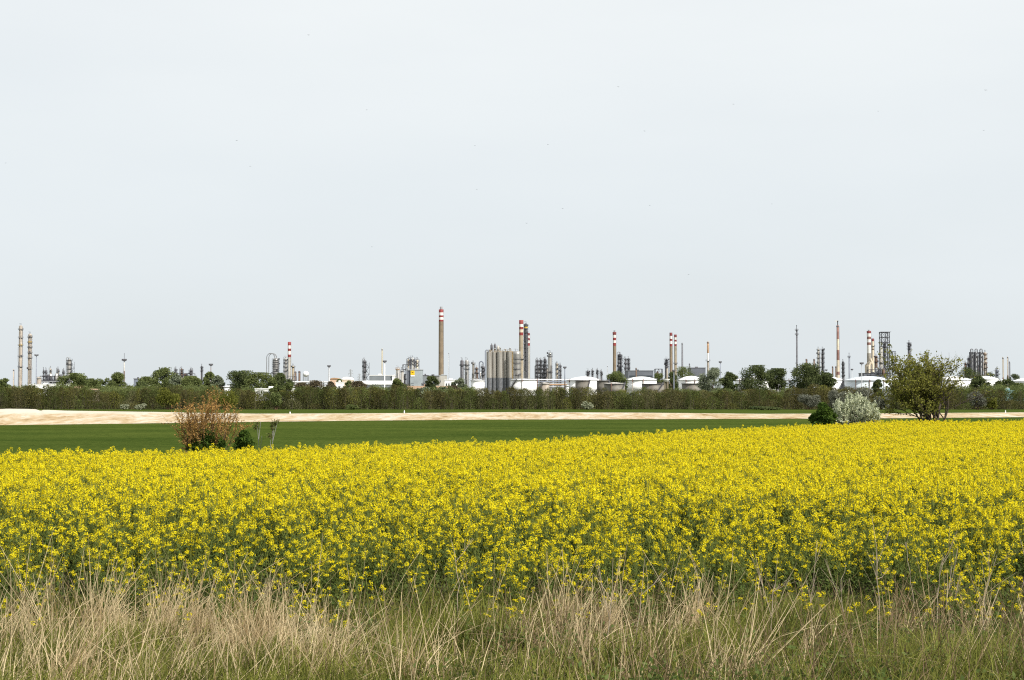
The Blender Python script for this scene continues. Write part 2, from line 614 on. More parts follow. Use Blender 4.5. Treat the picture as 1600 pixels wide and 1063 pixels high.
def mast(px, ytop, D, label, w=1.0, mat='galv', head=2.6, bands=None, antenna=None, base_y=None):
    """A tall floodlight mast: tapered pole, crossarms and lamps."""
    root = thing('floodlight_mast', label, 'light mast', base(px, D), 'floodlight masts of the refinery')
    k = mpp(D)
    H, r = zof(ytop, D), w * k / 2
    b = MB()
    if bands:
        z = zof(bands[0], D)
        b.lathe([(r * 1.4, 0), (r * 1.2, z), (r * 0.8, H - 0.8)], 10, mats=[0, 1])
        b.build('pole', [MT[bands[1]], MT[mat]], root)
    else:
        b.lathe([(r * 1.4, 0), (r * 0.8, H - 0.8)], 10)
        b.build('pole', MT[mat], root)
    hw = head * k / 2
    b = MB()
    b.lathe([(hw * 0.75, H - 1.2), (hw, H - 1.2), (hw, H - 0.9), (hw * 0.75, H - 0.9), (hw * 0.75, H - 1.2)], 12, cap=False, smooth=False)
    for a in (0, math.pi / 2):
        b.beam((-hw * math.cos(a), -hw * math.sin(a), H - 1.05), (hw * math.cos(a), hw * math.sin(a), H - 1.05), 0.2)
    b.build('lamp_ring', MT['midsteel'], root)
    for i in range(6):
        a = math.pi * 2 * i / 6 + 0.3
        b = MB()
        x, y = hw * math.cos(a), hw * math.sin(a)
        b.box(x - 0.42, y - 0.3, H - 0.9, x + 0.42, y + 0.3, H)
        b.build('floodlight', MT['midsteel'], root)
    if antenna:
        b = MB()
        b.beam((0, 0, H - 1), (0, 0, zof(antenna, D)), 0.16)
        b.build('antenna', MT['midsteel'], root)
    return root


def tank(xl, xr, yedge, ydome, D, mat, label, stair=None, roof='dome', pipes=(), rmat=None, group='storage tanks of the refinery'):
    """A storage tank: shell, roof, rim, spiral stair and standpipes."""
    k = mpp(D)
    r = (xr - xl) / 2 * k
    root = thing('storage_tank', label, 'tank', base((xl + xr) / 2, D) + Vector((0, r * 0.0, 0)), group)
    H = zof(yedge, D)
    Hd = zof(ydome, D)
    b = MB()
    b.lathe([(r, 0), (r, H * 0.33), (r * 1.002, H * 0.331), (r * 1.002, H * 0.66), (r, H * 0.661), (r, H)], 48, cap=False)
    b.build('shell', MT[mat], root)
    b = MB()
    if roof == 'dome':
        prof = [(r * 0.995, H)]
        for i in range(1, 7):
            t = i / 7
            prof.append((r * (1 - t), H + (Hd - H) * (1 - (1 - t) ** 2)))
        prof.append((0.05, Hd))
        b.lathe(prof, 48)
    elif roof == 'float':                      # open top, roof sunk inside
        b.lathe([(r * 0.99, H * 0.82), (r * 0.3, H * 0.8), (0.05, H * 0.8)], 32)
    else:
        b.lathe([(r * 0.995, H), (0.05, Hd)], 48)
    b.build('roof', MT[rmat or mat], root)
    b = MB()
    b.lathe([(r, H - 0.5), (r + 0.55, H - 0.5), (r + 0.55, H - 0.25), (r, H - 0.25), (r, H - 0.5)], 48, cap=False, smooth=False)
    n = max(12, int(r * 1.6))
    for i in range(n):
        a = 2 * math.pi * i / n
        b.beam((math.cos(a) * (r + .4), math.sin(a) * (r + .4), H - .3), (math.cos(a) * (r + .4), math.sin(a) * (r + .4), H + 0.9), 0.06)
    b.lathe([(r + .37, H + .85), (r + .45, H + .85), (r + .45, H + .95), (r + .37, H + .95), (r + .37, H + .85)], 48, cap=False, smooth=False)
    b.build('rim_walkway', MT['midsteel' if mat == 'tankgrey' else 'galv'], root)
    if stair:
        a0, a1 = stair                         # angles from the right, camera side is -90 degrees
        b = MB()
        n = 22
        for i in range(n):
            t0, t1 = i / n, (i + 1) / n
            p = []
            for t in (t0, t1):
                a = math.radians(a0 + (a1 - a0) * t)
                for rr in (r + 0.06, r + 1.1):
                    p.append((rr * math.cos(a), rr * math.sin(a), 0.3 + (H - 0.4) * t))
            q = [(x, y, z + 0.45) for x, y, z in p]
            b.add(p + q, [(0, 1, 3, 2), (4, 6, 7, 5), (0, 4, 5, 1), (2, 3, 7, 6), (1, 5, 7, 3), (0, 2, 6, 4)])
            b.beam((p[1][0], p[1][1], p[1][2] + .4), (p[1][0], p[1][1], p[1][2] + 1.5), 0.07)
            b.beam((p[1][0], p[1][1], p[1][2] + 1.5), (p[3][0], p[3][1], p[3][2] + 1.5), 0.09)
        b.build('spiral_stair', MT['midsteel'], root)
    for deg, m in pipes:
        a = math.radians(deg)
        b = MB()
        x, y = (r + 0.35) * math.cos(a), (r + 0.35) * math.sin(a)
        b.tube([(x, y, 0.2), (x, y, H - 0.9)], 0.22, 6, 0)
        b.tube([(x, y, H - 1.5), (x, y, H + 0.4)], 0.34, 6, 1)
        b.build('standpipe', [MT[m], MT['fadedred']], root)
    return root


def building(xl, xr, ytop, D, depth, wall, roofm, label, roof='flat', rise=1.0, windows=(), name='building', cat='building', doors=(), ybase=None, group=None, trim=None, rz=0.0):
    """A box building: walls, roof and its openings. windows: (u0, u1, v0, v1) as shares of the front."""
    k = mpp(D)
    w = (xr - xl) * k
    root = thing(name, label, cat, base((xl + xr) / 2, D), group, rz)
    H = zof(ytop, D)
    z0 = 0.0 if ybase is None else zof(ybase, D)
    b = MB()
    x = w / 2
    if roof == 'gable':                        # ridge runs along x
        e = H - rise
        b.box(-x, 0, z0, x, depth, e)
        b.add([(-x, 0, e), (-x, depth, e), (-x, depth / 2, H - 0.05)], [(0, 1, 2)])
        b.add([(x, 0, e), (x, depth, e), (x, depth / 2, H - 0.05)], [(0, 1, 2)])
        b.build('wall', MT[wall], root)
        b = MB()
        for y0, y1 in ((-0.5, depth / 2), (depth + 0.5, depth / 2)):
            b.add([(-x - .4, y0, e - .1), (x + .4, y0, e - .1), (x + .4, y1, H), (-x - .4, y1, H), (-x - .4, y0, e + .25), (x + .4, y0, e + .25), (x + .4, y1, H + .35), (-x - .4, y1, H + .35)],
                  [(0, 1, 2, 3), (4, 5, 6, 7), (0, 1, 5, 4), (1, 2, 6, 5), (3, 0, 4, 7), (2, 3, 7, 6)])
        b.build('roof', MT[roofm], root)
    elif roof == 'front_gable':                # gable faces the viewer
        e = H - rise
        b.box(-x, 0, z0, x, depth, e)
        b.add([(-x, 0, e), (x, 0, e), (0, 0, H - .05)], [(0, 1, 2)])
        b.add([(-x, depth, e), (x, depth, e), (0, depth, H - .05)], [(0, 1, 2)])
        b.build('wall', MT[wall], root)
        b = MB()
        for sx in (-1, 1):
            b.add([(sx * (x + .4), -.5, e - .1), (0, -.5, H), (0, depth + .5, H), (sx * (x + .4), depth + .5, e - .1), (sx * (x + .4), -.5, e + .3), (0, -.5, H + .4), (0, depth + .5, H + .4), (sx * (x + .4), depth + .5, e + .3)],
                  [(0, 1, 2, 3), (4, 5, 6, 7), (0, 1, 5, 4), (1, 2, 6, 5), (2, 3, 7, 6), (3, 0, 4, 7)])
        b.build('roof', MT[roofm], root)
    elif roof == 'arch':
        e = H - rise
        b.box(-x, 0, z0, x, depth, e)
        b.build('wall', MT[wall], root)
        b = MB()
        n = 10
        pts = [(-x * math.cos(math.pi * i / n) * 1.02, e + 0.02 + rise * math.sin(math.pi * i / n)) for i in range(n + 1)]
        vs = [(a, -.3, c) for a, c in pts] + [(a, depth + .3, c) for a, c in pts]
        fs = [(i, i + 1, n + 2 + i, n + 1 + i) for i in range(n)] + [tuple(range(n + 1)), tuple(range(n + 1, 2 * n + 2))]
        b.add(vs, fs)
        b.build('roof', MT[roofm], root)
    else:
        b.box(-x, 0, z0, x, depth, H - 0.5)
        b.build('wall', MT[wall], root)
        b = MB()
        b.box(-x - .25, -.25, H - 0.498, x + .25, depth + .25, H)
        b.box(-x * .3, depth * .3, H + 0.002, -x * .3 + min(2.5, x * .5), depth * .3 + 2, H + 0.9)
        b.build('roof', MT[roofm], root)
    for u0, u1, v0, v1 in windows:
        b = MB()
        hh = (H - (rise if roof != 'flat' else 0.5)) - z0
        b.box(-x + w * u0, -.08, z0 + hh * v0, -x + w * u1, .05, z0 + hh * v1)
        b.build('window', MT['glass'], root)
    for u0, u1, v1 in doors:
        b = MB()
        b.box(-x + w * u0, -.1, z0 + 0.02, -x + w * u1, .05, z0 + (H - z0) * v1)
        b.build('door', MT['darkclad'], root)
    return root


def frame_tower(px, w, ytop, D, bays, mat, label, depth=None, deck=True, over=0.0, t=0.35, ybase=None, name='steel_frame', kit=0, cat='steel frame', xb=True, dense=False):
    """An open steel frame: legs, girders, braces and decks."""
    root = thing(name, label, cat, base(px, D), 'open steel frames of the refinery')
    k = mpp(D)
    x, H = w * k / 2, zof(ytop, D)
    y = (depth or w * k) / 2
    z0 = 0.0
    b = MB()
    for sx in (-1, 1):
        for sy in (-1, 1):
            b.beam((sx * x, sy * y, 0), (sx * x, sy * y, H), t)
    b.beam((0, -y, 0), (0, -y, H), t * .8)
    for i in range(1, bays + 1):
        z = H * i / bays
        zp = H * (i - 1) / bays
        for sy in (-1, 1):
            b.beam((-x, sy * y, z), (x, sy * y, z), t * .8)
        for sx in (-1, 1):
            b.beam((sx * x, -y, z), (sx * x, y, z), t * .8)
            b.beam((sx * x, -y, zp), (sx * x, y, z), t * .45)
        if xb:
            if dense:
                for sy in (-1, 1):
                    for xa, xc in ((-x, 0), (0, -x), (0, x), (x, 0)):
                        b.beam((xa, sy * y, zp), (xc, sy * y, z), t * .42)
                b.beam((x * .5, -y, zp), (x * .5, -y, z), t * .5)
            elif i % 2:
                b.beam((-x, -y, zp), (0, -y, z), t * .5)
                b.beam((x, y, zp), (0, y, z), t * .5)
            else:
                b.beam((0, -y, zp), (x, -y, z), t * .5)
                b.beam((0, y, zp), (-x, y, z), t * .5)
    b.build('frame', MT[mat], root)
    if deck:
        for i in range(1, bays + 1, 2):
            z = H * i / bays
            b = MB()
            b.box(-x, -y, z + .2, x, y, z + .35)
            b.build('deck', MT[mat], root)
    if over:
        b = MB()
        b.box(-x - .4, -y - .4, H + .18, x + over * k, y + .4, H + .5)
        b.build('roof_deck', MT[mat], root)
    rnd = random.Random(int(px * 7))
    for i in range(kit):
        z = H * rnd.randint(0, bays - 1) / bays + 0.36
        rr = min(1.3, rnd.uniform(.15, .3) * x)
        cx = rnd.uniform(-x * .6, x * .6)
        b = MB()
        hh = H / bays * rnd.uniform(.6, 1.4)
        b.lathe([(rr, z), (rr, z + hh), (rr * .4, z + hh + rr * .6)], 10, (cx, rnd.uniform(-y * .5, 0)))
        b.build('drum', MT[rnd.choice(['steel', 'alu', 'midsteel', 'darksteel', 'rust'])], root)
    return root


def pipe_rack(xl, xr, ytop, D, label, rows=2, mats=('white', 'galv', 'steel'), step=9.0, drop=3.0):
    root = thing('pipe_rack', label, 'pipe rack', base((xl + xr) / 2, D), 'pipe racks of the refinery')
    k = mpp(D)
    x, H = (xr - xl) * k / 2, zof(ytop, D)
    b = MB()
    n = max(2, int(2 * x / step))
    for i in range(n + 1):
        xx = -x + 2 * x * i / n
        for y in (0, 5):
            b.beam((xx, y, 0), (xx, y, H - .4), 0.35)
        for j in range(rows):
            b.beam((xx, -.4, H - .9 - j * drop), (xx, 5.4, H - .9 - j * drop), 0.3)
    b.build('frame', MT['steel'], root)
    rnd = random.Random(int(xl))
    for j in range(rows):
        for q in range(3):
            r = rnd.uniform(.3, .55)
            b = MB()
            b.tube([(-x - 1, q * 2 + .2, H - .68 - j * drop + r), (x + 1, q * 2 + .2, H - .68 - j * drop + r)], r, 8)
            b.build('pipe', MT[mats[(q + j) % len(mats)]], root)
    return root


def pylon(px, w, ytop, D, label):
    root = thing('power_pylon', label, 'pylon', base(px, D), 'power pylons beyond the refinery')
    k = mpp(D)
    H, a = zof(ytop, D), w * k / 2
    b = MB()
    q = a * 0.75
    zs = [0, H * .3, H * .52, H * .7, H * .84, H]
    rs = [q, q * .62, q * .4, q * .26, q * .2, .2]
    for i in range(5):
        for sx, sy in ((-1, -1), (1, -1), (1, 1), (-1, 1)):
            b.beam((sx * rs[i], sy * rs[i], zs[i]), (sx * rs[i + 1], sy * rs[i + 1], zs[i + 1]), 0.28)
            b.beam((sx * rs[i], sy * rs[i], zs[i]), (-sx * rs[i + 1], sy * rs[i + 1], zs[i + 1]), 0.14)
            b.beam((sx * rs[i], sy * rs[i], zs[i]), (-sx * rs[i], sy * rs[i], zs[i]), 0.14)
    b.build('lattice', MT['galv'], root)
    for z, f in ((H * .66, 1.0), (H * .82, .8), (H * .96, .55)):
        b = MB()
        for s in (-1, 1):
            b.beam((0, -.4, z), (s * a * f, 0, z + .2), 0.22)
            b.beam((0, .4, z), (s * a * f, 0, z + .2), 0.22)
            b.beam((0, 0, z + 1.6), (s * a * f, 0, z + .2), 0.16)
            b.beam((s * a * f, 0, z + .2), (s * a * f, 0, z - 1.8), 0.2)
        b.build('crossarm', MT['galv'], root)
    return root


# ---------------------------------------------------------------- foliage builders
def quads_at(C, size, rng, aspect=1.0, flat=0.0, up=None):
    """Leaf-sized quads with random orientation at the points C."""
    n = len(C)
    a = rng.normal(size=(n, 3))
    if flat:
        a[:, 2] *= 1 - flat
    a /= np.linalg.norm(a, axis=1, keepdims=True) + 1e-9
    t = rng.normal(size=(n, 3))
    if up is not None:
        t = up + t * 0.5
    b = np.cross(a, t)
    b /= np.linalg.norm(b, axis=1, keepdims=True) + 1e-9
    s = (np.asarray(size) * np.ones(n))[:, None] / 2
    a, b = a * s * aspect, b * s
    V = np.stack([C - a, C - b * .8, C + a, C + b * .8], axis=1).reshape(-1, 3)   # rhombic, leaf-like
    return V, np.arange(4 * n).reshape(n, 4)


def segs_mesh(P0, P1, R0, R1, n=4):
    """Tapered prisms for many branch segments at once."""
    P0, P1 = np.asarray(P0, float), np.asarray(P1, float)
    R0, R1 = np.asarray(R0, float)[:, None], np.asarray(R1, float)[:, None]
    d = P1 - P0
    d /= np.linalg.norm(d, axis=1, keepdims=True) + 1e-9
    ref = np.where(np.abs(d[:, 2:3]) < 0.9, np.array([[0, 0, 1.0]]), np.array([[1.0, 0, 0]]))
    u = np.cross(d, ref)
    u /= np.linalg.norm(u, axis=1, keepdims=True) + 1e-9
    w = np.cross(d, u)
    m = len(P0)
    rows = []
    for P, R in ((P0, R0), (P1, R1)):
        for k in range(n):
            a = 2 * math.pi * k / n
            rows.append(P + (u * math.cos(a) + w * math.sin(a)) * R)
    V = np.stack(rows, axis=1)                    # m, 2n, 3
    base_i = (np.arange(m) * 2 * n)[:, None]
    Fs = []
    for k in range(n):
        k2 = (k + 1) % n
        Fs.append(base_i + np.array([[k, k2, n + k2, n + k]]))
    return V.reshape(-1, 3), np.concatenate(Fs, axis=0)


def far_tree(px, wpx, ytop, D, kind, label, name='broadleaf_tree', cat='tree', lobes=12, low=0.03, n=5600, leaf=0.54, group='trees in front of the refinery', gap=0.0, xs=None, seed=0):
    """A tree some hundred metres away: trunk with limbs and a crown of leaf clumps in uneven lobes."""
    k = mpp(D)
    rng = np.random.default_rng(int(px * 31 + ytop * 7) + seed)
    b0 = base(px, D)
    b0.z = gz(D)
    H = W(800, ytop, D).z - b0.z
    Wd = wpx * k * 1.12
    root = thing(name, label, cat, b0, group)
    zl = H * low
    cz, hz = (H + zl) / 2, (H - zl) / 2
    P, S = [], []
    lobes = int(lobes * 2.1)
    n = int(n * 1.7)
    nsub = 1 if Wd < H * 1.0 else int(rng.integers(2, 4))
    sub = [((q - (nsub - 1) / 2) * Wd / (nsub + .35) + rng.normal(0, .03) * Wd, rng.uniform(.72, 1.0)) for q in range(nsub)]
    sub[int(rng.integers(0, nsub))] = (sub[0][0] if nsub == 1 else sub[nsub // 2][0], 1.0)
    lobes = int(lobes * (1 + .25 * nsub))
    for i in range(lobes):
        sx_, sh_ = sub[i % nsub]
        t = -1 + 2 * (i + rng.uniform(.2, .8)) / lobes
        wid = (1 - abs(t) ** 3.2) ** .5 if t > 0 else (1 - (abs(t) * .85) ** 2.6) ** .5
        rr = wid * (.15 + .80 * rng.uniform() ** .6)
        a = rng.uniform(0, 2 * math.pi)
        sw_ = Wd / (1 + .62 * (nsub - 1))
        P.append((sx_ + math.cos(a) * rr * sw_ / 2, math.sin(a) * rr * sw_ / 2, (cz + t * hz * .86) * sh_))
        S.append(rng.uniform(.12, .22) * min(sw_ * 1.1, H * 1.1))
    P.append((max(sub, key=lambda q: q[1])[0] + rng.uniform(-.06, .06) * Wd, 0, H - .13 * H))
    S.append(.13 * H)
    P, S = np.array(P), np.array(S)
    wgt = S ** 2
    pick = rng.choice(len(P), size=n, p=wgt / wgt.sum())
    d = rng.normal(size=(n, 3))
    d /= np.linalg.norm(d, axis=1, keepdims=True)
    rad = S[pick] * (rng.uniform(0.2, 1.0, n) ** 0.5) * rng.normal(1, .16, n)
    C = P[pick] + d * rad[:, None] * np.array([[1, 1, .85]])
    C[:, 2] = np.minimum(C[:, 2], H)
    C = C[C[:, 2] > 0.05]
    if gap:
        C = C[rng.uniform(size=len(C)) > gap]
    sz = rng.uniform(.6, 1.25, len(C)) * leaf
    V, Q = quads_at(C, sz, rng, 1.25)
    link('crown', mesh_np('crown', V, Q, [LM[kind]]), root)
    p0, p1, r0, r1 = [], [], [], []
    tr = max(.12, H * .022)
    fork = (rng.normal(0, .02) * H, 0, max(zl * 1.3, H * .22))
    p0.append((0, 0, -.1)); p1.append(fork); r0.append(tr * 1.3); r1.append(tr)
    for i in np.argsort(-S)[:9]:
        mid = np.array(fork) * .45 + P[i] * .55 + np.array([0, 0, -.04 * H])
        p0 += [fork, tuple(mid)]; p1 += [tuple(mid), tuple(P[i])]
        r0 += [tr * .6, tr * .35]; r1 += [tr * .35, tr * .12]
    V, Q = segs_mesh(p0, p1, r0, r1, 6)
    link('trunk', mesh_np('trunk', V, Q, [MT['bark']]), root)
    return root


def grow(rng, base_pts, levels, spread, up, length, taper, kids, wob=0.12, r0=0.04, shrink=0.68, bias=(0, 0, 0)):
    """Branch skeleton: list of segments and the twig tips. base_pts: [(pos, dir, length, radius)]."""
    P0, P1, R0, R1, lev, tips = [], [], [], [], [], []
    todo = [(np.array(p, float), np.array(d, float), l, r, 0) for p, d, l, r in base_pts]
    bias = np.array(bias, float)
    while todo:
        p, d, l, r, lv = todo.pop()
        ns = 4 if lv < 2 else 3
        rr = r
        nodes = []
        for i in range(ns):
            d = d + rng.normal(0, wob, 3) + np.array([0, 0, up * .25]) + bias * .1
            d /= np.linalg.norm(d)
            q = p + d * l / ns
            r2 = r * (1 - (1 - taper) * (i + 1) / ns)
            P0.append(p); P1.append(q); R0.append(rr); R1.append(r2); lev.append(lv)
            p, rr = q, r2
            nodes.append((p.copy(), d.copy(), r2, (i + 1) / ns))
        tips.append((p.copy(), d.copy(), lv))
        if lv < levels:
            for j in range(kids[min(lv, len(kids) - 1)]):
                q, dd, r2, t = nodes[rng.integers(max(0, ns - 3), ns)]
                nd = dd + rng.normal(0, spread, 3)
                nd /= np.linalg.norm(nd)
                todo.append((q, nd, l * shrink * rng.uniform(.7, 1.15), r2 * .62, lv + 1))
    return (np.array(P0), np.array(P1), np.array(R0), np.array(R1), np.array(lev)), tips


def fit(sk, xlo, xhi, H, q=1.5):
    """Scale a grown skeleton to a measured spread and height."""
    P0, P1, R0, R1, lev = sk
    lo, hi = np.percentile(P1[:, 0], [q, 100 - q])
    zt = np.percentile(P1[:, 2], 99.7)
    sx = (xhi - xlo) / (hi - lo)
    sz = H / zt

    def f(P):
        t = np.clip(P[:, 2] / zt, 0, 1)[:, None]
        Q = P * np.array([[sx, sx, sz]])
        Q[:, 0:1] += (xlo - lo * sx) * np.clip(t * 2.2, 0, 1)
        return Q
    return (f(P0), f(P1), R0, R1, lev)


# ================================================================ SETTING
def rape_edge(x):
    return float(np.interp(x, [-60, -14.4, -4, 1.1, 6.5, 13, 18.6, 27, 70], [30.5, 40.8, 45.8, 51, 60, 67.5, 73.5, 80, 104]))


SAND_NEAR = [(-300, 668.5), (0, 665.3), (300, 661.6), (400, 660), (600, 657.8), (800, 656.3), (1000, 655.8), (1200, 655.2), (1400, 654.2), (1600, 652.6), (1900, 651)]
SAND_TOP = [(-300, 641), (-40, 639.8), (0, 639.4), (12, 638.8), (40, 639.2), (55, 639.6), (60, 641), (63.5, 642.2), (67, 640.6), (76, 640.6), (100, 641.8), (150, 642.6), (250, 644), (300, 645),
            (400, 646.6), (600, 645.8), (800, 644.2), (1000, 645.0), (1200, 646.8), (1400, 646), (1600, 644.6), (1900, 645)]


def sand_near(px):
    return on_ground(px, float(np.interp(px, [a for a, b in SAND_NEAR], [b for a, b in SAND_NEAR])))


def ground_mat():
    m, nt, out = new_mat('plain_ground')
    N, L = nt.nodes, nt.links
    b = N.new('ShaderNodeBsdfPrincipled')
    b.inputs['Roughness'].default_value = 0.95
    b.inputs['Specular IOR Level'].default_value = 0.0
    tc = N.new('ShaderNodeTexCoord')
    n = N.new('ShaderNodeTexNoise')
    n.inputs['Scale'].default_value = 0.9
    n.inputs['Detail'].default_value = 8
    n.inputs['Roughness'].default_value = .7
    L.new(tc.outputs['Object'], n.inputs['Vector'])
    r = N.new('ShaderNodeValToRGB')
    r.color_ramp.elements[0].position = .35
    r.color_ramp.elements[1].position = .66
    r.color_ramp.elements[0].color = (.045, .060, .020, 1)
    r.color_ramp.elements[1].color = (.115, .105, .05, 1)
    L.new(n.outputs['Fac'], r.inputs[0])
    L.new(r.outputs[0], b.inputs['Base Color'])
    L.new(b.outputs[0], out.inputs[0])
    return m


def green_field_mat():
    m, nt, out = new_mat('young_wheat')
    N, L = nt.nodes, nt.links
    b = N.new('ShaderNodeBsdfPrincipled')
    b.inputs['Roughness'].default_value = 1.0
    b.inputs['Specular IOR Level'].default_value = 0.0
    tc = N.new('ShaderNodeTexCoord')

    def noise(sc, stretch, det=6):
        mp = N.new('ShaderNodeMapping')
        mp.inputs['Scale'].default_value = stretch
        mp.inputs['Rotation'].default_value = (0, 0, .06)
        L.new(tc.outputs['Object'], mp.inputs[0])
        n = N.new('ShaderNodeTexNoise')
        n.inputs['Scale'].default_value = sc
        n.inputs['Detail'].default_value = det
        n.inputs['Roughness'].default_value = .7
        L.new(mp.outputs[0], n.inputs['Vector'])
        return n
    n1 = noise(.20, (.22, .45, 1), 8)     # broad drill stripes across the field
    n2 = noise(2.6, (1, .35, 1), 6)      # tussocky grain
    ad = N.new('ShaderNodeMath')
    ad.operation = 'MULTIPLY_ADD'
    ad.inputs[1].default_value = .40
    L.new(n2.outputs['Fac'], ad.inputs[0])
    mu = N.new('ShaderNodeMath')
    mu.operation = 'MULTIPLY'
    mu.inputs[1].default_value = .55
    L.new(n1.outputs['Fac'], mu.inputs[0])
    L.new(mu.outputs[0], ad.inputs[2])
    r = N.new('ShaderNodeValToRGB')
    r.color_ramp.elements[0].position = .38
    r.color_ramp.elements[1].position = .66
    r.color_ramp.elements[0].color = (.036, .058, .011, 1)
    r.color_ramp.elements[1].color = (.092, .116, .024, 1)
    L.new(ad.outputs[0], r.inputs[0])
    L.new(r.outputs[0], b.inputs['Base Color'])
    bp = N.new('ShaderNodeBump')
    bp.inputs['Strength'].default_value = .8
    bp.inputs['Distance'].default_value = .25
    L.new(n2.outputs['Fac'], bp.inputs['Height'])
    L.new(bp.outputs[0], b.inputs['Normal'])
    L.new(b.outputs[0], out.inputs[0])
    return m


def sand_mat():
    m, nt, out = new_mat('pale_sand')
    N, L = nt.nodes, nt.links
    b = N.new('ShaderNodeBsdfPrincipled')
    b.inputs['Roughness'].default_value = 0.95
    b.inputs['Specular IOR Level'].default_value = 0.0
    tc = N.new('ShaderNodeTexCoord')

    def noise(sc, stretch, det, rot=0.0, dist=0.0):
        mp = N.new('ShaderNodeMapping')
        mp.inputs['Scale'].default_value = stretch
        mp.inputs['Rotation'].default_value = (0, rot, 0)
        L.new(tc.outputs['Object'], mp.inputs[0])
        n = N.new('ShaderNodeTexNoise')
        n.inputs['Scale'].default_value = sc
        n.inputs['Detail'].default_value = det
        n.inputs['Roughness'].default_value = .68
        n.inputs['Distortion'].default_value = dist
        L.new(mp.outputs[0], n.inputs['Vector'])
        return n
    n1 = noise(.42, (.75, .18, 2.2), 7, .75, .9)     # slipped, slanting beds of the dug face
    n2 = noise(1.6, (1, .4, 2.0), 6)
    ad = N.new('ShaderNodeMath')
    ad.operation = 'MULTIPLY_ADD'
    ad.inputs[1].default_value = .35
    L.new(n2.outputs['Fac'], ad.inputs[0])
    mu = N.new('ShaderNodeMath')
    mu.operation = 'MULTIPLY'
    mu.inputs[1].default_value = .72
    L.new(n1.outputs['Fac'], mu.inputs[0])
    L.new(mu.outputs[0], ad.inputs[2])
    r = N.new('ShaderNodeValToRGB')
    cr = r.color_ramp
    cr.elements[0].position = .40
    cr.elements[0].color = (.25, .165, .085, 1)
    cr.elements[1].position = .63
    cr.elements[1].color = (.53, .475, .385, 1)
    e = cr.elements.new(.47)
    e.color = (.38, .28, .165, 1)
    e = cr.elements.new(.54)
    e.color = (.45, .36, .24, 1)
    L.new(ad.outputs[0], r.inputs[0])
    at = N.new('ShaderNodeAttribute')
    at.attribute_name = 'chalk'
    mx = N.new('ShaderNodeMixRGB')
    L.new(at.outputs['Fac'], mx.inputs[0])
    L.new(r.outputs[0], mx.inputs[1])
    mx.inputs[2].default_value = (.53, .48, .40, 1)
    L.new(mx.outputs[0], b.inputs['Base Color'])
    L.new(b.outputs[0], out.inputs[0])
    return m


# one ground sheet to the horizon
xs = np.array([-6000, -2500, -1000, -400, -150, -60, -20, 0, 20, 60, 150, 400, 1000, 2500, 6000.])
ys = np.array([-400, -60, 1.5, 11.5, 20, 40, 65, 90, 150, 220, 300, 405, 700, 1200, 2200, 4000, 9000.])
V = [(x, y, gz(y)) for y in ys for x in xs]
nx = len(xs)
Q = [(j * nx + i, j * nx + i + 1, (j + 1) * nx + i + 1, (j + 1) * nx + i) for j in range(len(ys) - 1) for i in range(nx - 1)]
g = link('ground', mesh_np('ground', V, Q, [ground_mat()]))
tag(g, 'brownish green open ground stretching flat to the horizon', 'ground', kind='structure')

# green wheat field between the rape and the sand bank
pxs = np.linspace(-300, 1900, 45)
rows = [32, 50, 70, 90]
V = []
for px in pxs:
    p = sand_near(px)
    ux = p.x / p.y
    for y in rows:
        V.append((ux * y, y, gz(y) + .02))
    for t in (.2, .4, .6, .8, 1.0, 1.06):
        y = 90 + (p.y - 90) * t
        V.append((ux * y, y, gz(y) + .02))
m_ = len(rows) + 6
Q = [(i * m_ + j, (i + 1) * m_ + j, (i + 1) * m_ + j + 1, i * m_ + j + 1) for i in range(len(pxs) - 1) for j in range(m_ - 1)]
g = link('green_field', mesh_np('green_field', V, Q, [green_field_mat()]))
tag(g, 'dark green field of young wheat between the yellow crop and the sand', 'field', kind='structure')

# strip of green crop between the sand bank and the hedge
V = []
for px in pxs:
    p = sand_near(px)
    ux = p.x / p.y
    for y in (215, 260, 300, 347):
        V.append((ux * y, y, gz(y) + .02))
Q = [(i * 4 + j, (i + 1) * 4 + j, (i + 1) * 4 + j + 1, i * 4 + j + 1) for i in range(len(pxs) - 1) for j in range(3)]
g = link('far_field', mesh_np('far_field', V, Q, [bpy.data.materials['young_wheat']]))
tag(g, 'thin green crop strip between the sand bank and the hedge', 'field', kind='structure')

# dug sand bank
N1, NR = 900, 16
pxs2 = np.linspace(-300, 1900, N1)
V, ch = [], []
tp = np.interp(pxs2, [a for a, b in SAND_TOP], [b for a, b in SAND_TOP])
jit = np.convolve(RNG.normal(0, 1, N1 + 8), np.ones(9) / 9, 'valid') * .35
rill = np.convolve(RNG.normal(0, 1, N1 + 4), np.ones(5) / 5, 'valid')
rough = RNG.normal(0, 1, (N1, NR))
for i, px in enumerate(pxs2):
    a = on_ground(px, float(np.interp(px, [q[0] for q in SAND_NEAR], [q[1] for q in SAND_NEAR])) - .25 + .35 * jit[i])
    ux = a.x / a.y
    ytop = a.y + 17
    zt = W(800, tp[i] + jit[i] * .25, ytop).z
    za = gz(a.y) + .03
    for j in range(NR):
        t = j / (NR - 4)
        if t <= 1:
            f = t ** 1.15
            y = a.y + 17 * t + (rill[i] * .9 + rough[i, j] * .12) * math.sin(math.pi * t)
            z = za + (zt - za) * f + rough[i, j] * .012 * (0 < t < 1)
        else:
            y = ytop + (j - (NR - 4)) * 5.0
            z = zt + (gz(y) - .1 - zt) * (j - (NR - 4)) / 3
        V.append((ux * y, y, z))
        left = float(np.interp(px, [-300, 60, 150, 330], [1, 1, .6, 0]))
        c = left * float(np.interp(t, [.72, .80], [0, 1])) + float(np.interp(t, [.9, .97], [0, .75]))
        ch.append(min(1.0, c))
Q = [(i * NR + j, (i + 1) * NR + j, (i + 1) * NR + j + 1, i * NR + j + 1) for i in range(N1 - 1) for j in range(NR - 1)]
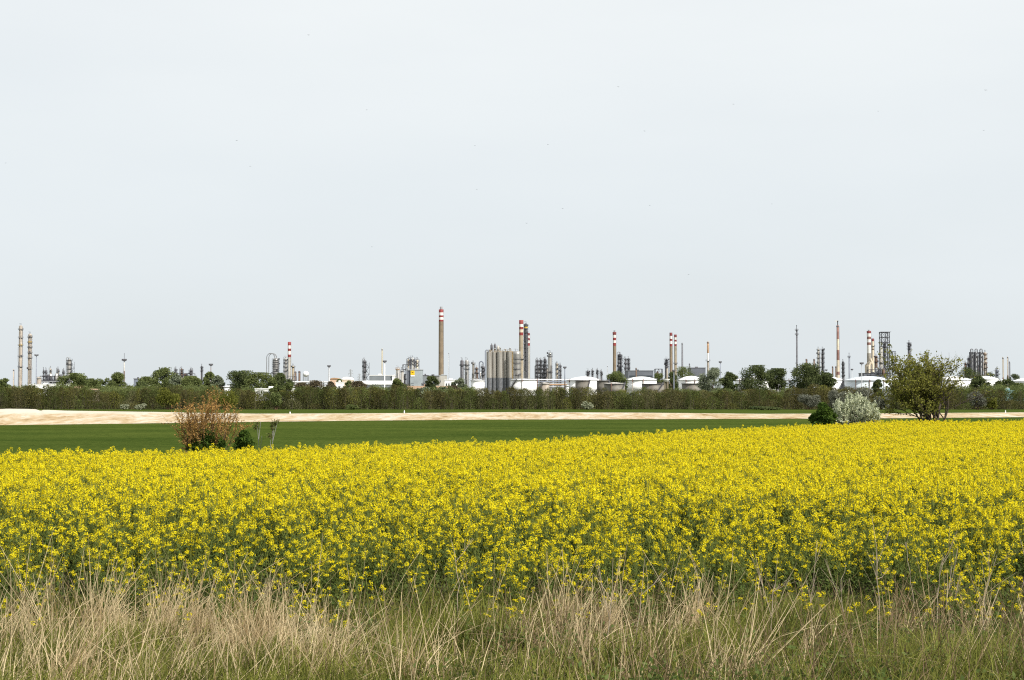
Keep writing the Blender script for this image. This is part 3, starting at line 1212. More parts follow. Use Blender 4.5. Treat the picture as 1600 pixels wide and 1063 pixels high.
ch = np.array(ch)
g = link('sand_bank', mesh_np('sand_bank', V, Q, [sand_mat()], attrs={'chalk': np.stack([ch, ch, ch, np.ones_like(ch)], axis=1)}))
tag(g, 'long bank of freshly dug pale sand across the plain', 'sand', kind='structure')

# soil under the rape and the verge
V, Q = [], []
sx = np.linspace(-60, 70, 40)
for x in sx:
    e = rape_edge(x) + .3
    for t in np.linspace(0, 1, 6):
        y = 18.2 + (e - 18.2) * t
        V.append((x, y, gz(y) + .006))
Q = [(i * 6 + j, (i + 1) * 6 + j, (i + 1) * 6 + j + 1, i * 6 + j + 1) for i in range(len(sx) - 1) for j in range(5)]
g = link('soil', mesh_np('soil', V, Q, [surf('dark_soil', (.06, .055, .03), .95, .3, 3.0, spec=.1)]))
tag(g, 'dark soil under the flowering crop', 'soil', kind='structure')

# ---------------------------------------------------------------- sun, sky, camera
SUN = Vector((0.66, -0.64, 0.82)).normalized()
sun_el = math.asin(SUN.z)
sun_az = math.atan2(SUN.x, SUN.y)
w = bpy.data.worlds.new('World')
SC.world = w
w.use_nodes = True
nt = w.node_tree
nt.nodes.clear()
N, L = nt.nodes, nt.links
out = N.new('ShaderNodeOutputWorld')
bg = N.new('ShaderNodeBackground')
bg.inputs['Strength'].default_value = 0.091
sk = N.new('ShaderNodeTexSky')
sk.sky_type = 'NISHITA'
sk.sun_disc = False
sk.sun_elevation = sun_el
sk.sun_rotation = sun_az
sk.dust_density = 2.5
# thin even cloud veil over the clear sky
tc = N.new('ShaderNodeTexCoord')
sp = N.new('ShaderNodeSeparateXYZ')
L.new(tc.outputs['Generated'], sp.inputs[0])
rp = N.new('ShaderNodeValToRGB')
rp.color_ramp.elements[0].position = 0.0
rp.color_ramp.elements[0].color = (7.38, 7.90, 8.15, 1)
rp.color_ramp.elements[1].position = 0.30
rp.color_ramp.elements[1].color = (8.7, 9.05, 9.15, 1)
e = rp.color_ramp.elements.new(.13)
e.color = (7.85, 8.38, 8.65, 1)
L.new(sp.outputs['Z'], rp.inputs[0])
nz = N.new('ShaderNodeTexNoise')
nz.inputs['Scale'].default_value = 2.2
nz.inputs['Detail'].default_value = 5
mp = N.new('ShaderNodeMapping')
mp.inputs['Scale'].default_value = (1, 1, 3.5)
L.new(tc.outputs['Generated'], mp.inputs[0])
L.new(mp.outputs[0], nz.inputs['Vector'])
mr = N.new('ShaderNodeMapRange')
mr.inputs['From Min'].default_value = .3
mr.inputs['From Max'].default_value = .7
mr.inputs['To Min'].default_value = .89
mr.inputs['To Max'].default_value = 1.0
L.new(nz.outputs['Fac'], mr.inputs['Value'])
mx = N.new('ShaderNodeMixRGB')
L.new(mr.outputs[0], mx.inputs[0])
L.new(sk.outputs[0], mx.inputs[1])
L.new(rp.outputs[0], mx.inputs[2])
L.new(mx.outputs[0], bg.inputs['Color'])
L.new(bg.outputs[0], out.inputs[0])

sl = bpy.data.lights.new('sun', 'SUN')
sl.energy = 5.0
sl.angle = math.radians(0.6)
sl.color = (1.0, .955, .88)
so = bpy.data.objects.new('sun', sl)
COL.objects.link(so)
so.rotation_euler = (-SUN).to_track_quat('-Z', 'Y').to_euler()

cd = bpy.data.cameras.new('camera')
cd.lens = 50
cd.sensor_width = 36
cd.clip_end = 20000
co = bpy.data.objects.new('camera', cd)
COL.objects.link(co)
co.location = (0, 0, CAMZ)
co.rotation_euler = (math.pi / 2 + PITCH, 0, 0)
SC.camera = co
SC.view_settings.view_transform = 'Standard'
SC.view_settings.look = 'None'
SC.view_settings.exposure = 0.2
SC.view_settings.gamma = 1
SC.cycles.max_bounces = 6
SC.cycles.transparent_max_bounces = 4
SC.cycles.use_denoising = False
SC.cycles.filter_width = 1.15


# ================================================================ REFINERY
G_CH = 'striped chimneys of the refinery'
# --- chimneys
chimney(689.2, 7.5, [483.8, 488.6, 493.1, 496.1, 499.8, 502.7], ['red', 'stripe_white', 'red', 'stripe_white', 'red', 'brownconc'], 1600,
        'tallest brown concrete chimney with a red and white striped top', wb=8.3, flue=479.5, group=G_CH)
chimney(814.5, 6.8, [500.5, 506.7, 511.0, 515.0, 519.7, 524.3], ['red', 'stripe_white', 'red', 'cream', 'red', 'tanconc'], 1500,
        'stout beige chimney with striped top rising right behind the tall silos', wb=7.4, platforms=(561,), group=G_CH)
chimney(826.0, 4.0, [520.6, 524.4, 528.5, 532.2, 536.4, 540.4], ['darkred', 'stripe_white', 'red', 'stripe_white', 'red', 'palegrey'], 1560,
        'shorter grey striped chimney on the right of the dark column by the silos', wb=4.4, group=G_CH)
chimney(452.0, 5.2, [534.5, 540, 545, 548.7, 554.2, 558.4], ['red', 'stripe_white', 'red', 'stripe_white', 'red', 'palegrey'], 1500,
        'short pale chimney with three red bands beside the fat ringed column', wb=6.0, group=G_CH)
chimney(960.3, 4.9, [519.2, 523.6, 528.0, 532.0, 536.1, 540.6], ['darkred', 'stripe_white', 'red', 'stripe_white', 'red', 'brownconc'], 1550,
        'brown chimney with striped top and a wide sooty red head, alone above the round trees', wb=5.2, flare=.22, flue=516.5, group=G_CH)
chimney(1048.6, 4.5, [520, 525.2, 529.8, 533.0, 537.6, 541.5], ['darkred', 'stripe_white', 'red', 'stripe_white', 'red', 'brownconc'], 1500,
        'taller left one of the twin striped chimneys behind the white domed tanks', wb=5.0, group=G_CH)
chimney(1055.6, 3.8, [523, 527.4, 531.2, 534, 538, 541], ['darkred', 'stripe_white', 'red', 'stripe_white', 'red', 'tanconc'], 1530,
        'lower right one of the twin striped chimneys, with a walkway near its foot', wb=4.2, flare=.12, platforms=(568.3,), group=G_CH)
chimney(1358.3, 6.0, [517.5, 521.2, 526.3, 530.4, 535.2, 539.4, 552], ['darkred', 'stripe_white', 'fadedred', 'stripe_white', 'fadedred', 'stripe_white', 'concrete'], 1450,
        'white and grey chimney with faded red bands left of the open lattice tower', wb=7.0, flare=.14, flue=515.5, group=G_CH)
chimney(1364.2, 4.0, [529.2, 533.4, 545, 547], ['darkred', 'cream', 'rust', 'cream'], 1470,
        'cream chimney with a dark sooty head touching the faded striped chimney', wb=4.6, platforms=(541,), group=G_CH)

# --- flares and slim stacks
fl = stack(1309.6, 3.7, 508.5, 1350, 'cream', 'tall red and cream banded flare stack with a thin burner tip', wb=5.4,
           bands=([530, 547, 563, 581, 586], ['fadedred', 'cream', 'fadedred', 'cream', 'fadedred', 'cream']), tip=503, name='flare_stack', group='flares of the refinery')
fm, nt, out = new_mat('flame')
em = nt.nodes.new('ShaderNodeEmission')
em.inputs['Color'].default_value = (1.0, .80, .48, 1)
em.inputs['Strength'].default_value = 1.05
nt.links.new(em.outputs[0], out.inputs[0])
b = MB()
zf = zof(503.2, 1350)
b.tube([(0, 0, zf + .4), (-.9, 0, zf + .9), (-2.0, 0, zf + .85), (-3.0, 0, zf + .5)], .35, 6, 0, .06)
b.build('flame', fm, fl)
stack(1245.3, 1.9, 514, 1300, 'midsteel', 'tall thin dark flare stack standing alone left of the big dark tree', wb=2.8, tip=510, rings=(516, 523), name='flare_stack', group='flares of the refinery')
stack(1327.0, 1.7, 556, 1380, 'bluesteel', 'short dark blue flare stack right of the red and cream flare', wb=2.0, tip=553, rings=(558,), name='flare_stack', group='flares of the refinery')
stack(596.8, 1.6, 545, 1400, 'paleyellow', 'tall thin pale yellow stack behind the grey warehouse', wb=1.8)
stack(1066.0, 1.7, 536, 1450, 'midsteel', 'thin grey tapering stack right of the twin striped chimneys', wb=3.0)
stack(1106.4, 2.8, 534, 1400, 'white', 'slim white stack with an orange upper half and a ring walkway', wb=3.4, bands=([552, 564], ['orange', 'white', 'pinkwhite']), rings=(564,))
stack(1077.2, 1.4, 568, 1400, 'midsteel', 'very short thin stack above the round tree crown right of the twin chimneys', wb=1.6)
stack(21.0, 1.6, 577, 1300, 'pinkwhite', 'thin pinkish vent pipe at the far left edge')
stack(461.5, 2.8, 580.6, 1450, 'rust', 'short brown stub stack between the small column and the rusty one', wb=3.2)
stack(467.7, 3.0, 580, 1430, 'rust', 'short rusty stub stack left of the white sphere', wb=3.4)
stack(994.0, 2.0, 575, 1250, 'rust', 'rusty stack rising in front of the long dark building')
stack(1260.3, 2.5, 561, 1500, 'rust', 'brown stub stack peeping over the left of the big dark tree')
stack(1272.2, 2.2, 561, 1500, 'rust', 'brown stub stack right beside the slender twin columns')
stack(1301.0, 1.8, 572.5, 1400, 'rust', 'small brown stack left of the red and cream flare, standing clear')
stack(1306.2, 1.9, 572.5, 1410, 'rust', 'small brown stack touching the foot of the red and cream flare')
stack(1567.4, 1.6, 558, 1200, 'tanconc', 'left one of the thin tan stacks near the right edge, on a wide foot', cone=590)
stack(1574.7, 1.5, 557, 1210, 'pinkwhite', 'middle pale stack of the three near the right edge, on a brown foot', cone=586)
stack(1577.6, 1.3, 565, 1240, 'midsteel', 'shorter dark stack right of the pale one near the right edge')
stack(701.0, .6, 551, 1350, 'galv', 'hair thin mast right of the tallest brown chimney', name='antenna_mast', cat='mast', group='thin masts')
stack(949.0, .6, 571, 1350, 'galv', 'hair thin mast left of the brown chimney with the wide sooty head', name='antenna_mast', cat='mast', group='thin masts')

# --- process columns, left to right
column(31.5, 5.4, 508.5, 1450, 'pinkwhite', 'taller of the two pinkish columns at the far left', plats=(515, 528, 540, 557, 573.5), pmat='midsteel', po=1.35, pipe='r', headpipes=False, cap=541)
column(46.0, 5.4, 521.5, 1460, 'pinkwhite', 'lower of the two pinkish columns at the far left', plats=(527, 535.5, 543, 551.5, 559.5, 576.5), pmat='midsteel', po=1.35, pipe='l', headpipes=False, cap=536)
for px, yt, w_, lab in ((67.8, 577.5, 2.0, 'small dark column, first right of the left floodlight mast'), (71.8, 578, 2.4, 'small brownish column touching the dark one beside the left floodlight mast'),
                        (78.8, 576, 2.4, 'small grey column in the middle of the low group at the left'), (90.5, 576, 2.4, 'small column with wide decks just left of the squat dark tower'),
                        (99.5, 578.5, 2.2, 'small dark column at the left foot of the squat dark tower')):
    column(px, w_, yt, 1400, 'midsteel' if px != 78.8 else 'pinkwhite', lab, plats=(yt + 5, yt + 11, yt + 17), po=1.5, headpipes=px > 75)
column(108.0, 6.6, 561.5, 1350, 'alu', 'squat dark tower with wide decks behind the left trees', plats=(563, 569.5, 576.5, 583), po=1.3, stair=True, pmat='darksteel')
column(274.6, 2.6, 576, 1300, 'midsteel', 'small column with a cap behind the tree tops left of the wide one', plats=(579, 584), po=1.5)
column(283.7, 3.2, 576, 1300, 'rust', 'wider brownish column behind the trees left of the arched pipe', plats=(579, 582.5, 587), po=1.7)
column(298.0, 4.0, 577, 1300, 'midsteel', 'column with an arched side pipe behind the left tree row', plats=(580, 584), po=1.5, pipe='r')
column(315.0, 2.6, 572, 1300, 'darksteel', 'short dark column left of the second floodlight mast', plats=(575, 580), po=1.5, headpipes=False)
column(430.6, 9.4, 559.5, 1350, 'alu', 'fat column ringed by many dark decks', plats=(562.5, 566, 569.5, 573, 576.5, 580, 583.5), po=1.14, pmat='darksteel', headpipes=False)
pa = thing('pipe_bend', 'two tall thin pipes arching over into the fat ringed column', 'pipe', base(418.5, 1345), None)
k_ = mpp(1345)
for x0, x1, tp_ in ((-1.9, 10.6, 552.2), (1.4, 13.4, 552.6)):
    b = MB()
    b.tube(arch(x0 * k_, 0.5, x1 * k_, zof(559, 1345), zof(tp_, 1345)), .36, 8)
    b.build('pipe', MT['steel'], pa)
b = MB()
for i in range(3):
    b.box(-3.4 * k_, -1.5, zof(584 + i * 6, 1345), 5 * k_, 1.5, zof(584 + i * 6, 1345) + .4)
for sx in (-3.2, 4.8):
    b.beam((sx * k_, 0, 0), (sx * k_, 0, zof(584, 1345)), .4)
b.build('support', MT['darksteel'], pa)
column(446.2, 4.2, 559.5, 1380, 'alu', 'grey column with a looped pipe between the fat column and its chimney', plats=(563, 568, 574, 580), po=1.5, pipe='l')
column(457.8, 3.8, 571.5, 1420, 'tanconc', 'small tan column on the right of the short striped chimney', plats=(573.5,), po=1.6, headpipes=False)
column(569.4, 4.2, 562.5, 1300, 'midsteel', 'dark column with zigzag stairs left of the grey warehouse', plats=(566, 573, 581, 589), po=1.5, pipe='l', stair=True)
column(621.2, 5.2, 576, 1050, 'palegrey', 'pale round vessel with a rusty top at the right end of the warehouse', plats=(577,), pmat='orange', po=1.15, headpipes=False, top='flat')
column(628.4, 4.6, 579, 1040, 'palegrey', 'lower pale round vessel left of the building with the yellow sign', plats=(580,), pmat='midsteel', po=1.15, headpipes=False)
for px, yt, w_, mt, lab in ((638.0, 561.5, 2.6, 'tanconc', 'first rust brown column above the yellow sign building'), (641.4, 560, 2.4, 'midsteel', 'second column above the yellow sign building, dark with a bent head pipe'),
                            (644.6, 560, 3.2, 'palegrey', 'white column in the middle above the yellow sign building'), (648.2, 562, 2.0, 'midsteel', 'thin dark column right of the white one above the sign building'),
                            (652.0, 562.5, 3.2, 'cream', 'cream column at the right end above the sign building')):
    column(px, w_, yt, 1120, mt, lab, plats=(yt + 4.5, yt + 9), po=1.4, pmat='midsteel', pipe='l' if px < 646 else 'r')
frame_tower(634, 9, 570, 1130, 6, 'darksteel', 'open dark frame filled with drums left of the sign building columns', kit=6, t=.3)
column(721.8, 5.2, 562.5, 1300, 'midsteel', 'dark twin vessel right of the tallest chimney, the left of the pair', plats=(571.2,), po=1.35, headpipes=False)
column(729.2, 6.2, 562.4, 1310, 'alu', 'paler twin vessel right of the tallest chimney, the right of the pair', plats=(571, 577), po=1.3, headpipes=False)
column(739.6, 3.6, 567, 1300, 'palegrey', 'pale column with a flat cap deck left of the tall silos', plats=(568.5,), po=1.5, headpipes=False, top='flat')
column(744.6, 3.6, 574, 1320, 'rust', 'brown column beside the pale flat capped one', plats=(577, 583), po=1.4, headpipes=False)
column(755.0, 4.6, 572, 1320, 'midsteel', 'dark column with a tall arched pipe at the left side of the silos', plats=(575, 580, 586), po=1.5, pipe='l')
pb = thing('pipe_bend', 'grey hooked pipe rising between the brown column and the silos', 'pipe', base(752.0, 1290), None)
b = MB()
b.tube(arch(-3.0 * mpp(1290), .5, 3.0 * mpp(1290), zof(570, 1290), zof(565, 1290)), .55, 8)
b.build('pipe', MT['bluesteel'], pb)
b = MB()
b.box(-4, -1, 0, 4, 1, 1.2)
b.build('footing', MT['concrete'], pb)
for px, w_, yt, mt, lab in ((839.5, 3.0, 562, 'midsteel', 'left one of three laced dark columns right of the silo chimneys'), (845.0, 3.6, 562, 'darksteel', 'middle one of three laced dark columns right of the silo chimneys'),
                            (851.6, 4.2, 560.5, 'darksteel', 'right one of three laced dark columns right of the silo chimneys')):
    column(px, w_, yt, 1400, mt, lab, plats=(565, 571, 577, 583, 589), po=1.45, stair=px > 840, headpipes=True)
column(859.2, 6.0, 551, 1380, 'alu', 'tall grey column with a dark head at the right of the laced columns', plats=(553, 557, 582), po=1.3, headpipes=False, stair=False, steps=((558, .82),))
column(870.4, 2.8, 567.8, 1400, 'tanconc', 'small tan column right of the tall grey dark headed one', plats=(570, 577, 584), po=1.5, stair=True)
column(875.4, 2.4, 570, 1405, 'midsteel', 'small dark column with a stair beside the small tan one', plats=(573, 580, 587), po=1.5)
column(821.6, 5.8, 505.5, 1530, 'darksteel', 'very tall dark domed column with a yellow ring between the silo chimneys', plats=(509, 514, 520, 526, 532, 538, 544, 550, 556, 562, 568, 574, 580), po=1.12, pmat='midsteel', headpipes=False, cap=513.2)
for px, yt, w_, lab in ((918.5, 579, 4.2, 'short dark column behind the big white dome, the widest of the group'), (926.0, 578.5, 2.4, 'thin dark column second in the group behind the big white dome'),
                        (933.6, 578, 2.4, 'thin dark column third in the group behind the big white dome'), (939.6, 580, 2.4, 'thin column at the right of the group behind the big white dome')):
    column(px, w_, yt, 1450, 'midsteel', lab, plats=(yt + 2.5, yt + 6), po=1.6, headpipes=w_ < 3)
column(968.6, 6.2, 553, 1450, 'darksteel', 'dark pointed column right behind the sooty headed chimney', plats=(556, 561, 567, 573, 579), po=1.2, stair=True)
column(977.6, 3.2, 560.5, 1440, 'midsteel', 'left one of two dark columns above the long dark building', plats=(562, 569, 576), po=1.3, headpipes=False)
column(982.2, 3.4, 560, 1440, 'darksteel', 'right one of two dark columns above the long dark building', plats=(562, 569, 576), po=1.3, headpipes=False)
column(1041.6, 5.2, 561, 1380, 'darksteel', 'dark column with a wide bulging head left of the twin striped chimneys', plats=(562.5, 566, 570), po=1.35, headpipes=False, steps=((571, .8),))
column(1279.0, 3.4, 545, 1450, 'palegrey', 'left pale one of the slender twin columns behind the big dark tree', plats=(547, 553, 560, 567, 574), po=1.4, pmat='darksteel', headpipes=False)
column(1285.8, 3.4, 545.5, 1455, 'darksteel', 'right dark one of the slender twin columns behind the big dark tree', plats=(547, 553, 560, 567, 574, 580), po=1.5, headpipes=False)
column(1317.4, 3.4, 565, 1370, 'darksteel', 'dark stepped column right of the red and cream flare', plats=(570, 576, 582, 588), po=1.4, headpipes=False, top='flat')
column(1369.2, 4.4, 556, 1400, 'rust', 'stout brownish column right of the cream chimney', plats=(558, 566, 576), po=1.2, headpipes=False)
column(1377.2, 4.6, 543, 1330, 'palegrey', 'white vessel standing at the left leg of the open lattice tower', plats=(567.5,), po=1.5, pmat='darksteel', headpipes=False)
column(1382.4, 3.2, 534, 1345, 'darksteel', 'dark column inside the open lattice tower', plats=(538, 542, 555, 567.5), po=1.5, headpipes=False)
column(1421.0, 4.4, 535, 1400, 'midsteel', 'column whose banded top peeps over the near leafy tree', plats=(537, 541, 545.5), po=1.35, pmat='darksteel', headpipes=False)
column(1508.6, 3.0, 567, 1330, 'rust', 'short brown column left of the triple columns at the right', plats=(569, 574), po=1.4, headpipes=False)
column(1513.4, 2.8, 559, 1330, 'midsteel', 'thin dark column just left of the triple columns at the right', plats=(562, 570, 578), po=1.3, headpipes=False)
for px, lab in ((1518.4, 'left one of the triple striped vessels with looped pipes at the right'), (1525.4, 'middle one of the triple striped vessels with looped pipes at the right'), (1533.0, 'right one of the triple striped vessels with looped pipes at the right')):
    c_ = column(px, 4.6, 549.8, 1310, 'galv', lab, plats=(552.5, 558, 565, 573), po=1.3, headpipes=False)
    b = MB()
    kk = mpp(1310)
    b.tube(arch(-2.4 * kk, 1, 1.6 * kk, zof(552, 1310), zof(545.5, 1310), -2.4 * kk), .34, 8)
    b.build('looped_pipe', MT['midsteel'], c_)
    b = MB()
    b.tube([(-2.4 * kk, -2.5 * kk, 1), (-2.4 * kk, -2.5 * kk, zof(550.5, 1310))], 1.15, 8)
    b.build('downpipe', MT['darksteel'], c_)
    b = MB()
    b.tube([(2.1 * kk, -2.3 * kk, 1), (2.1 * kk, -2.3 * kk, zof(556, 1310))], .5, 8)
    b.build('downpipe', MT['midsteel'], c_)
column(1539.6, 4.2, 550.5, 1330, 'pinkwhite', 'brownish laced column at the right side of the triple vessels', plats=(554, 561, 568, 575), po=1.4, headpipes=False, pmat='rust')
column(1558.0, 3.4, 577, 1250, 'bluesteel', 'small bluish plant column left of the thin tan stack at the right', plats=(581, 586), po=1.5)

# --- open frames
frame_tower(1382.5, 12.6, 519.6, 1360, 12, 'darksteel', 'tall open lattice tower with an overhanging roof deck', over=2.6, t=.46, deck=False, dense=True)
frame_tower(1394.0, 9.5, 549.5, 1380, 7, 'bluesteel', 'lower open frame between the lattice tower and the leafy tree', t=.4, kit=3)
frame_tower(1373.0, 30, 578, 1300, 4, 'darksteel', 'broad dark pipework frame at the foot of the lattice tower', t=.45, kit=18, depth=14)
frame_tower(1029.0, 11, 577, 1370, 5, 'darksteel', 'low dark frame left of the bulging headed column', t=.4, kit=6)
frame_tower(86.0, 38, 588, 1180, 4, 'darksteel', 'low wide steel frame under the small columns at the left', t=.45, kit=22, depth=14)
frame_tower(455.0, 14, 588, 1400, 4, 'midsteel', 'low frame of pipework at the foot of the short striped chimney', t=.4, kit=5, depth=10)
frame_tower(747.0, 18, 584, 1330, 4, 'darksteel', 'low dark frame of drums between the twin vessels and the silos', t=.4, kit=8, depth=12)
frame_tower(849.0, 26, 572, 1420, 7, 'darksteel', 'dense dark frame wrapped round the three laced columns', t=.42, kit=10, depth=12)
frame_tower(290.0, 24, 584, 1310, 4, 'midsteel', 'low frame behind the trees under the arched pipe column', t=.4, kit=6)
frame_tower(800.8, 1.6, 549.5, 1194, 14, 'ochre', 'narrow yellow ladder tower between the silos and the big grey vessel', t=.3, deck=False)
frame_tower(1526.0, 26, 569, 1330, 5, 'darksteel', 'dark deck frame linking the triple vessels at the right', t=.42, kit=4, depth=10)

# cream forked duct in front of the faded chimney
dk = mpp(1330)
ck = thing('flue_duct', 'cream forked flue duct leading to the faded striped chimney', 'duct', base(1358.5, 1330), None)
for pts in ([(-5 * dk, 0, .2), (-5 * dk, 0, zof(571, 1330)), (1.5 * dk, 0, zof(560.5, 1330))], [(-1.4 * dk, -2, .2), (-1.4 * dk, -2, zof(571.5, 1330))], [(1.5 * dk, .3, zof(560.5, 1330)), (5.6 * dk, .3, zof(570, 1330)), (5.6 * dk, .3, .2)], [(-.5 * dk, -.4, zof(572, 1330)), (2.5 * dk, -.4, zof(566, 1330))]):
    b = MB()
    b.tube(pts, 1.15, 10)
    b.build('duct', MT['cream'], ck)

# --- the tall silos
sk_ = mpp(1200)
for i, (px, w_) in enumerate(((764.2, 7.8), (772.4, 8.2), (780.8, 8.2), (788.8, 7.4), (796.2, 7.4))):
    words_ = ('leftmost', 'second', 'middle', 'fourth', 'rightmost')[i]
    root = thing('storage_silo', f'tall ribbed grey silo, {words_} of the row of five', 'silo', base(px, 1200 + (2 if i in (1, 3) else 0)), 'row of tall ribbed silos')
    r, H, zs_ = w_ * sk_ / 2, zof(550.5 - i * .25, 1200), zof(590.5, 1200)
    b = MB()
    nr = 28
    prof = [(r, zs_)]
    for q in range(nr):
        z = zs_ + (H - zs_) * (q + .5) / nr
        prof += [(r, z - .18), (r * 1.012, z), (r, z + .18)]
    prof.append((r, H))
    b.lathe(prof, 28, cap=True)
    for q in range(16):                        # standing seams of the cladding
        a = 2 * math.pi * q / 16 - .4
        b.beam((r * 1.01 * math.cos(a), r * 1.01 * math.sin(a), zs_), (r * 1.01 * math.cos(a), r * 1.01 * math.sin(a), H), .16)
    b.build('body', MT['silo'], root)
    b = MB()
    b.lathe([(r * 1.004, 0), (r * 1.004, zs_ - .01)], 28, cap=False)
    b.build('skirt', MT['siloskirt'], root)
    b = MB()
    ring_platform(b, r * .3, r * .98, H + .36, 12, h=1.3)
    b.build('roof_railing', MT['ochre'], root)
    b = MB()
    b.lathe([(.5, H), (.5, H + 1.8 + (i % 3) * .7), (.9, H + 2.0 + (i % 3) * .7), (.1, H + 3 + (i % 3) * .7)], 10, (r * .2, 0))
    b.build('vent', MT['galv'], root)
for px, yt, w_, mt, lab in ((768.2, 538, 4.0, 'midsteel', 'left dark filter drum on top of the silos'), (773.4, 537.5, 4.2, 'midsteel', 'right dark filter drum on top of the silos'), (778.2, 541, 4.4, 'palegrey', 'pale filter drum on top of the silos')):
    D_ = 1203
    o = thing('filter_drum', lab, 'filter', (base(px, D_).x, D_, GZ + zof(550.1, D_)), 'filter drums on the silo roof')
    kk = mpp(D_)
    hh = zof(yt, D_) - zof(550.1, D_)
    b = MB()
    b.lathe([(.3, hh * .15), (w_ * kk / 2, hh * .38), (w_ * kk / 2, hh * .85), (.3, hh), (.25, hh + .8)], 14)
    b.build('drum', MT[mt], o)
    for sx in (-1, 1):
        b = MB()
        b.beam((sx * w_ * kk * .4, 0, .05), (sx * w_ * kk * .4, 0, hh * .5), .22)
        b.build('leg', MT['ochre'], o)
pb = thing('pipe_bend', 'thin hooked grey pipe at the left edge of the silo row', 'pipe', base(760.5, 1195), None)
b = MB()
b.tube(arch(-2.2 * sk_, 1, 3 * sk_, zof(551, 1195), zof(547, 1195)), .38, 8)
b.build('pipe', MT['bluesteel'], pb)
b = MB()
b.box(-3, -.8, 0, 1, .8, 1.0)
b.build('footing', MT['concrete'], pb)
column(807.6, 11.6, 549.2, 1225, 'alu', 'big pale grey vessel between the silos and the beige chimney', plats=(561, 568, 577, 586), po=1.06, pmat='midsteel', headpipes=False, top='flat')

# --- tanks
tank(797.7, 838.6, 593.2, 592.0, 960, 'white', 'white tank in front of the silos with a dark stair down its left side', stair=(-178, -120), roof='cone', pipes=((-97, 'pinkwhite'), (-4, 'rust')))
tank(735.5, 757.0, 594.0, 593.2, 950, 'white', 'small white tank left of the silos, half behind a silvery tree', stair=None, roof='cone')
tank(886.0, 939.5, 594.0, 588.6, 1080, 'white', 'broad white domed tank partly hidden by stained grey tanks', stair=(-62, -18), pipes=((-150, 'palegrey'), (-30, 'rust')))
tank(899.0, 920.6, 594.2, 593.6, 960, 'tankgrey', 'stained dark grey open tank with a zigzag stair, first from the left', stair=(-72, -20), roof='float')
tank(932.5, 951.5, 594.6, 593.8, 965, 'tankgrey', 'stained grey tank half hidden behind the pale grey domed one', stair=(-80, -30), roof='float')
tank(944.0, 976.5, 599.6, 597.2, 930, 'tankgrey', 'low grey tank with a pale conical roof', stair=(-75, -30), roof='cone', rmat='palegrey', pipes=((-112, 'rust'),))
tank(978.0, 1026.0, 593.4, 588.6, 1050, 'white', 'white domed tank below the long dark building', pipes=((-128, 'pinkwhite'), (-88, 'pinkwhite')))
tank(1003.0, 1037.5, 599.6, 599.0, 940, 'tankgrey', 'low grey open tank overlapping the right of a white domed tank', stair=(-88, -40), roof='float')
tank(1060.5, 1099.0, 593.6, 587.6, 1050, 'white', 'white domed tank right of the twin striped chimneys', pipes=((-120, 'pinkwhite'), (-80, 'rust')))
tank(1065.5, 1097.0, 599.2, 598.6, 940, 'tankgrey', 'low stained tank in front of the white dome right of the twin chimneys', stair=(-55, -10), roof='float')
tank(1148.5, 1220.0, 593.6, 587.8, 1040, 'white', 'very broad white domed tank behind the pair of dark trees', stair=(-58, -22), pipes=((-150, 'pinkwhite'), (-128, 'pinkwhite'), (-12, 'rust')))
tank(1232.5, 1262.0, 593.4, 591.5, 1070, 'tankblue', 'bluish white tank left of the big round dark tree', pipes=((-168, 'rust'), (-100, 'palegrey')))
tank(1264.0, 1316.0, 593.0, 588.4, 1040, 'white', 'white domed tank right of the big round dark tree, with a stair', stair=(-60, -22))
tank(1320.2, 1392.5, 594.2, 588.0, 1030, 'tankblue', 'widest bluish white domed tank behind the grey white bush', pipes=((-134, 'rust'), (-100, 'pinkwhite'), (-64, 'rust')))
tank(1383.0, 1412.0, 593.6, 588.4, 1060, 'white', 'white tank mostly hidden by the left of the near leafy tree')
tank(1455.0, 1517.2, 593.8, 588.0, 1000, 'white', 'white domed tank seen through the bare branches of the near tree', stair=(-62, -20))
tank(1518.5, 1560.0, 592.6, 587.6, 1080, 'white', 'white domed tank right of the near tree, with a dark belt', pipes=((-120, 'rust'),))
tank(1556.0, 1586.0, 597.2, 592.8, 1060, 'white', 'lower white tank left of the thin tan stack at the right')
tank(1583.0, 1622.0, 595.6, 591.0, 1050, 'white', 'white domed tank cut by the right edge')
tank(843.0, 858.5, 599.0, 597.4, 930, 'pinkwhite', 'small stained pale tank right of the white tank by the silos', stair=(-165, -110), roof='cone', rmat='palegrey')
tank(345.0, 369.0, 604.0, 602.6, 900, 'white', 'small low white tank peeping between the left trees', roof='cone')
tank(883.5, 889.0, 602.5, 602.2, 880, 'white', 'tiny upright white tank right of the orange topped pipe rack', roof='cone')
tank(57.5, 64.5, 590.5, 589.0, 1050, 'pinkwhite', 'small cream upright tank right of the two pinkish columns', roof='dome')

# --- sphere tank
sp_ = thing('sphere_tank', 'white spherical gas tank on legs right of the rusty stub stacks', 'tank', base(477.8, 1300))
r_ = 4.5 * mpp(1300)
zc = zof(584.6, 1300)
b = MB()
b.lathe([(max(.02, r_ * math.cos(a)), zc + r_ * math.sin(a)) for a in np.linspace(-math.pi / 2, math.pi / 2, 15)], 24)
b.build('shell', MT['white'], sp_)
for i in range(8):
    a = math.pi * 2 * i / 8
    b = MB()
    b.beam((r_ * .96 * math.cos(a), r_ * .96 * math.sin(a), 0), (r_ * .96 * math.cos(a), r_ * .96 * math.sin(a), zc), .22)
    b.build('leg', MT['steel'], sp_)

